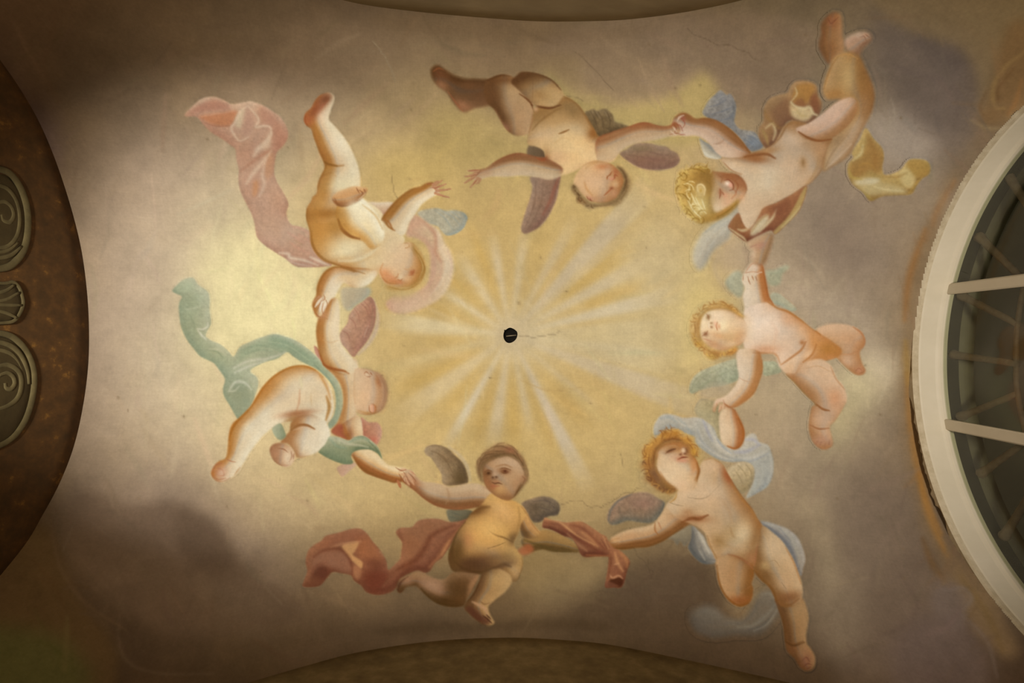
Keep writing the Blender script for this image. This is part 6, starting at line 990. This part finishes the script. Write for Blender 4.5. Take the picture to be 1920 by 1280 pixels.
d.wash('1508,352 1514,356 1504,386 1492,404 1474,424 1454,440 1450,434 1474,410 1490,386', 'b39a5e', .8, 1.8); d.lines('1500,388 1486,406 1466,426', 4, 'c8b684', .7, 1.4); d.wash('1412,424 1428,408 1440,402 1440,414 1428,430 1416,440 1406,440', 'cfbf98', .85, 2); d.lines('1456,392 1450,406 1438,420 1424,434', 5, 'd2bf92', .85, 1.4); d.lines('1410,434 1424,414 1440,402', 3, 'a5804a', .6, 1.2); d.wash('1436,390 1458,382 1482,368 1474,396 1456,412 1452,396', '814e34', .7, 3); d.wash('1370,420 1384,404 1394,420 1400,430 1388,434 1380,438', '8f6038', .7, 2); d.lines('1368,428 1382,438 1394,446 1399,453', 4, 'd3bf8e', .85, 1.3); d.lines('1384,430 1392,432 1400,430 1408,424', 5, 'd2bc8e', .85, 1.3); d.lines('1394,438 1402,444 1406,434', 4, '84502f', .7, 1.3); d.blob(1430, 444, 14, 6, 'b98268', .5, -20)
h.blob(1336, 340, 7, 18, '96703e', .55, 0, False); h.blob(1337, 372, 5, 14, 'c0a068', .5, 10, False)
curls(h, '1328,314 1308,312 1288,318 1274,332 1270,352 1274,374 1284,394 1300,410 1320,414', 40, 6, '8c6828', 'd6b868', 8)
curls(h, '1296,340 1290,360 1300,384 1316,398', 20, 7, 'a07c34', 'ecd69a', 9)
TONE = 0.97
# ---- cherub flying head down, top centre
own = cherub('fresco cherub without any cloth, diving head down, arms spread, top centre', 1050, 240)
w = Part('wing', own, 'dark brown wing')
w.fill('1096,213 1104,207 1112,204 1120,208 1126,205 1136,204 1148,214 1154,228 1172,234 1180,240 1156,246 1134,257 1121,256 1108,236', '77603f 86704e 5f4b30 6a5538', 4, 260, .7, .4, 1.8, grain=.3); w.lines('1108,210 1116,226 1122,246; 1122,210 1130,226 1132,246; 1138,210 1144,226 1142,242; 1114,208 1122,222', 2.6, '5c4830', .5, 1.3); w.lines('1118,210 1126,222; 1134,208 1140,220', 2, '8c7658', .5, 1.1)
w = Part('wing', own, 'mauve wing on the right')
w.fill('1162,288 1175,280 1192,269 1206,268 1220,269 1236,273 1250,275 1257,281 1268,286 1274,295 1273,305 1262,314 1235,319 1205,316 1182,305', '8f7056 9d8066 84614e 8a6e5e', 5, 250, .7, .4, 1.4, grain=.2); w.lines('1172,290 1200,294 1236,300 1266,302; 1180,284 1210,284 1240,290 1266,294; 1184,300 1214,308 1246,312', 2.4, '80604e', .5, 1.2); w.line('1176,302 1204,318 1236,321 1262,316', 3, 'b8a08c', .5, 1.6); w.blob(1200, 278, 20, 6, '86704e', .5); w.blob(1226, 300, 26, 8, '8c6250', .5)
w = Part('wing', own, 'mauve wing hanging below the arm')
w.fill('994,332 1016,330 1036,331 1051,327 1048,350 1043,374 1029,404 1013,424 997,434 983,438 977,427 986,394 994,370 998,350', '93735b a1836a 86614e 8c6c58', 5, 200, .7, .4, 1.4, grain=.2); w.lines('1048,332 1040,352 1032,376 1018,402', 6, '925c46', .7, 2.5); w.lines('1004,340 1004,370 996,400 984,428; 1018,340 1016,372 1006,402 990,430', 2.4, '82634e', .5, 1.2); w.lines('1000,350 996,380 988,404', 2, 'ab8e74', .5, 1.2); w.line('1046,356 1040,384 1024,412 1008,430', 3, 'b59a7e', .5, 1.5)
w = Part('wing', own, 'dark feathers at the armpit')
w.fill('991,273 1008,273 1020,283 1023,297 1006,297 989,293', '70593f 7c654a 5c4630 665038', 3, 200, .6, .4, 1.6)
b = Part('body', own)
b.fill('808,130 820,122 832,129 850,141 876,148 914,149 932,160 932,190 914,198 890,203 868,210 850,192 838,174 822,162 811,148', '6c4a2c 7d5838 4c2f16 553518', 7, 60, .9, .7, 1.2)
b.blob(826, 138, 16, 10, '74482a', .6, 35); b.blob(868, 198, 14, 8, 'a8714c', .7, 25); b.line('812,134 822,128 832,131', 3, '94562f', .7, 1.3); b.lines('814,140 822,146 820,156; 820,134 826,142', 2, '6a3c22', .6, .9); b.blob(828, 160, 10, 7, '9c6c4a', .6, 40); b.line('834,131 860,143 900,149', 4, '5c3a1c', .6, 2); b.blob(900, 176, 20, 18, '65442a', .6); b.line('840,172 856,194 868,208', 3, '9c5c3a', .6, 1.3); b.blob(880, 160, 20, 8, '785030', .5)
b.fill('912,152 940,140 970,148 986,166 998,190 1000,216 996,246 988,252 968,254 954,247 942,231 928,207 914,193 907,170', 'a07a50 b28c62 5e3d20 6a4626', 10, 10, .9, .6, 1)
b.blob(964, 178, 22, 14, 'b59468', .6, 30); b.blob(976, 226, 14, 22, 'b8936a', .6); b.blob(926, 178, 14, 20, '6a4628', .75); b.line('928,206 942,232 954,246', 4, '8a5838', .5, 2); b.blob(944, 240, 10, 8, 'a5735a', .5); b.line('914,150 938,141 958,142', 5, '5a3617', .75, 2.2); b.blob(946, 150, 22, 7, '6c4322', .6, -5)
b.fill('958,154 968,142 980,135 1006,138 1030,147 1047,161 1058,180 1053,197 1030,202 1008,199 990,185 972,168', 'ac8656 bb9766 5f3f22 5c3a1e', 10, 40, .9, .6, 1); b.blob(1028, 180, 22, 12, 'c2a06c', .6, 15); b.line('980,135 1006,138 1032,148 1050,166', 4, '6a4626', .6, 2)
b.fill('1000,212 1008,200 1040,199 1058,181 1080,193 1095,211 1110,235 1122,256 1137,262 1152,280 1152,300 1130,305 1100,308 1076,321 1050,329 1030,319 1024,300 1020,283 1006,275 990,270 991,250', 'd2a973 e5c088 967040 9a7040', 13, 70, .9, .6, 1)
b.blob(1070, 270, 34, 26, 'e8c388', .7, 30); b.blob(1120, 290, 26, 12, 'e6c28e', .7); b.blob(1020, 250, 24, 14, 'd8b080', .6); b.blob(1074, 206, 16, 12, '9c7c4e', .6, 40); b.blob(1040, 222, 26, 10, 'c09a66', .5, -30); b.line('998,242 1012,226 1036,208 1056,200', 4, 'a47c4c', .55, 2); b.lines('1048,250 1058,247 1066,243', 3, '9c6f3c', .75, 1.2); b.blob(1112, 252, 10, 10, '9c6630', .7, 30); b.line('1096,214 1108,236 1120,256', 4, 'a5753f', .6, 2); b.blob(1046, 294, 20, 12, 'd9aa7c', .5); b.blob(1024, 290, 6, 12, 'a98050', .5); b.lines('996,196 1014,200 1032,202 1050,196', 3.4, '744a2a', .75, 1.3); b.lines('974,176 986,184 996,194 1000,206', 3.4, '7c5230', .7, 1.3); b.lines('998,208 998,228 992,248', 2.6, 'a0744c', .6, 1.2); b.blob(1004, 204, 4, 4, 'cf9f74', .7); b.line('1040,268 1056,258 1070,262', 3, 'c89a60', .4, 2); b.line('1000,138 999,170 998,192', 1.2, '6f4f34', .45, .7)
# arm to the left
b.fill('1026,297 1006,294 986,289 970,287 950,292 930,302 914,314 900,318 890,322 886,334 896,338 918,331 950,331 980,329 1010,333 1030,337 1050,330 1054,314', 'be9d74 ccb08a 8c5e38 905c3a', 7, 95, .9, .7, 1)
b.line('912,314 932,302 954,292 976,288 1004,294 1022,298', 4, '94603c', .6, 1.8); b.blob(970, 314, 30, 8, 'c8ac86', .6, -5); b.line('1006,296 1018,300 1024,294', 4, 'a0522e', .6, 1.6); b.blob(912, 324, 10, 6, 'c49c76', .6)
for f in ('896,320 886,320 878,320', '892,325 882,329 872,331', '890,331 880,337 871,343', '896,334 888,344 882,351', '900,336 897,342 893,344'): b.line(f, (5.5, 2.8), 'b98a62', .95, .7, False)
b.lines('898,319 886,319 879,321; 892,327 882,331 874,332; 889,333 880,340 872,344; 894,337 887,346; 900,322 892,330', 1.4, '964f34', .7, .6)
# arm to the right
b.fill('1118,262 1145,248 1163,242 1182,236 1198,231 1212,230 1235,236 1254,236 1264,228 1272,234 1276,244 1270,254 1254,256 1235,261 1212,265 1187,270 1166,282 1152,297 1136,306 1120,300', 'bc986f caab84 98643c 9a5c36', 7, 85, .9, .7, 1)
b.line('1180,238 1198,231 1214,230 1236,236 1256,236', 4, '9c5c38', .65, 1.6); b.blob(1144, 284, 16, 12, 'd8b88c', .6, -30); b.blob(1210, 250, 30, 7, 'c2a07a', .6, -5); b.line('1126,262 1150,252 1180,242', 5, 'a5784c', .5, 2.5); b.lines('1262,232 1268,240 1264,250; 1256,252 1266,250 1274,250; 1268,230 1274,238', 1.8, '8c4a30', .75, .8); b.lines('1262,238 1268,246; 1258,246 1268,254', 3.5, 'd6b898', .75, 1)
# head
b.fill('1076,345 1078,333 1086,320 1095,311 1110,304 1127,305 1144,307 1157,316 1168,327 1170,342 1165,356 1156,371 1140,379 1123,380 1106,376 1095,367 1086,359', 'd6a774 e4bb88 ae7848 a66e3e', 9, 190, .6, .6, 1)
b.blob(1112, 342, 20, 16, 'e2b78a', .8); b.blob(1130, 324, 10, 8, 'dcae80', .6); b.line('1094,310 1112,303 1132,304 1150,310', 4, 'a8703a', .6, 1.6); b.line('1098,316 1106,309 1120,304', 4, 'b5813f', .6, 1.8); b.blob(1130, 312, 12, 5, 'c47c4a', .6); b.lines('1139,331 1144,327 1147,322; 1138,336 1139,330', 3, '9c5a2c', .75, .9); b.lines('1148,337 1152,334 1153,328 1158,330', 3, '954a2c', .75, .9); b.blob(1146, 335, 4, 3, 'dc9a78', .8); b.blob(1155, 322, 5, 6, 'a8603c', .6); b.blob(1154, 345, 5, 5, 'd9b080', .7); b.lines('1147,353 1142,358 1133,366', 3.4, 'a3562c', .8, .9); b.blob(1147, 353, 3.4, 2.6, '8c4a2a', .8); b.blob(1150, 362, 8, 7, 'c49068', .6); b.blob(1128, 372, 14, 5, 'b98a62', .5); b.line('1096,342 1100,354 1110,366', 4, 'c28a4e', .5, 2.4)
b.blob(1105, 373, 6, 5, 'c68a68', .8); b.lines('1100,368 1104,374 1112,377; 1106,372 1109,378', 2.2, '85482c', .7, .8)
# second pass: darks and lights
b.lines('1058,181 1080,193 1096,212 1112,238 1122,256', 5, '805a30', .7, 2.2); b.lines('914,150 940,140 962,137 984,134 1008,138 1034,149 1052,168', 4.5, '54341a', .7, 1.9); b.blob(1114, 250, 8, 9, '8a5626', .7, 30); b.lines('996,197 1014,201 1032,203 1052,197', 3.4, '643c1e', .75, 1.3); b.lines('974,176 987,185 997,196 1001,210', 3.2, '6c4424', .7, 1.3); b.lines('912,313 932,301 954,291 978,287 1006,294', 4, '84502e', .7, 1.7); b.lines('1182,237 1198,231 1214,230 1238,236', 3.5, '8a4c2c', .65, 1.4); b.blob(1078, 272, 26, 18, 'ecc68c', .6, 30); b.lines('998,244 1012,228 1036,210 1056,201', 4, '8c6638', .6, 1.8); b.blob(1072, 206, 14, 10, '8a6a40', .6, 40); b.blob(1010, 176, 18, 8, '9a7446', .5, 20); b.blob(960, 196, 12, 18, 'b8946c', .5); b.lines('1048,251 1058,247 1067,243', 3, '84582c', .75, 1.2); b.blob(1020, 296, 8, 5, '8c4c2a', .6)
b.blob(1100, 310, 14, 6, 'dcb07c', .6, -20); b.blob(1086, 322, 9, 8, 'd8ac7a', .6, -40); b.blob(1140, 303, 14, 4, 'd8ae7c', .5)
h = Part('hair', own, 'thin brown hair')
h.fill('1155,311 1166,314 1175,324 1183,342 1182,357 1171,372 1160,384 1140,387 1123,388 1110,392 1098,387 1090,381 1081,378 1081,367 1073,359 1072,348 1078,346 1089,361 1098,373 1110,380 1123,381 1140,379 1156,372 1165,356 1170,341 1167,327', '90734a a08458 6c4e2c 7c6040', 4, 30, .7, .3, 2, grain=.25)
h.lines('1158,313 1168,322 1174,338 1170,356', 5, '624628', .7, 2); h.lines('1074,350 1082,362 1092,374 1100,384; 1080,370 1088,378; 1078,358 1088,368', 2.6, '6a4e2a', .65, 1.1); h.lines('1084,372 1090,379; 1110,386 1126,386 1144,384; 1176,340 1174,358 1164,374', 2.2, '7c5c34', .6, 1.1); h.blob(1090, 378, 6, 5, '96683a', .6)
curls(h, '1076,350 1084,366 1094,380 1112,388', 14, 4, '64482a', '9a7c50', 3)
TONE = 1.0
# ------------------------------------------------------------------ every painted piece becomes its own sheet of pigment on the vault
# the painter's hand: small drifts of tone over everything painted
CAN *= np.sqrt(1 + 0.16 * (F3 - 0.5) + 0.12 * (GRAIN - 0.5))[..., None]
HUE = (field(40, 31, 4) - 0.5)[..., None] * np.array([0.05, -0.01, -0.08], np.float32)
CAN *= 1 + HUE.astype(np.float32)
def build_parts():
    STEP = 1.5
    cover = np.zeros((CH, CW), np.float32); vis = {}
    for p in reversed(PARTS):
        a = p.a.astype(np.float32) / 255
        vis[p] = (a > 0.03) & (cover < 0.985)
        cover = 1 - (1 - cover) * (1 - a)
    for order, p in enumerate(PARTS):
        v = vis[p]; rows = np.where(v.any(1))[0]; cols = np.where(v.any(0))[0]
        if len(rows) == 0: continue
        x0, x1, y0, y1 = cols[0] - MX - 2, cols[-1] - MX + 3, rows[0] - MY - 2, rows[-1] - MY + 3
        xs = np.arange(x0, x1, STEP); ys = np.arange(y0, y1, STEP); X, Y = np.meshgrid(xs, ys); ny, nx = X.shape
        ii = np.clip((X + MX).astype(int), 0, CW - 1); jj = np.clip((Y + MY).astype(int), 0, CH - 1); k = v[jj, ii]
        cell = k[:-1, :-1] | k[1:, :-1] | k[1:, 1:] | k[:-1, 1:]
        idx = np.arange(nx * ny).reshape(ny, nx)
        q = np.stack([idx[:-1, :-1], idx[1:, :-1], idx[1:, 1:], idx[:-1, 1:]], -1)[cell]
        used, inv = np.unique(q, return_inverse=True); q = inv.reshape(-1, 4)
        px, py = X.ravel()[used], Y.ravel()[used]
        V = on_vault(px, py, 0.0006 + 0.0001 * order) - np.array(p.owner.location)
        o = link(p.name, grid_mesh(p.name, V, q, sample(CAN, px, py)), p.owner, M_FRESCO)
        if p.label: o['label'] = p.label
build_parts()
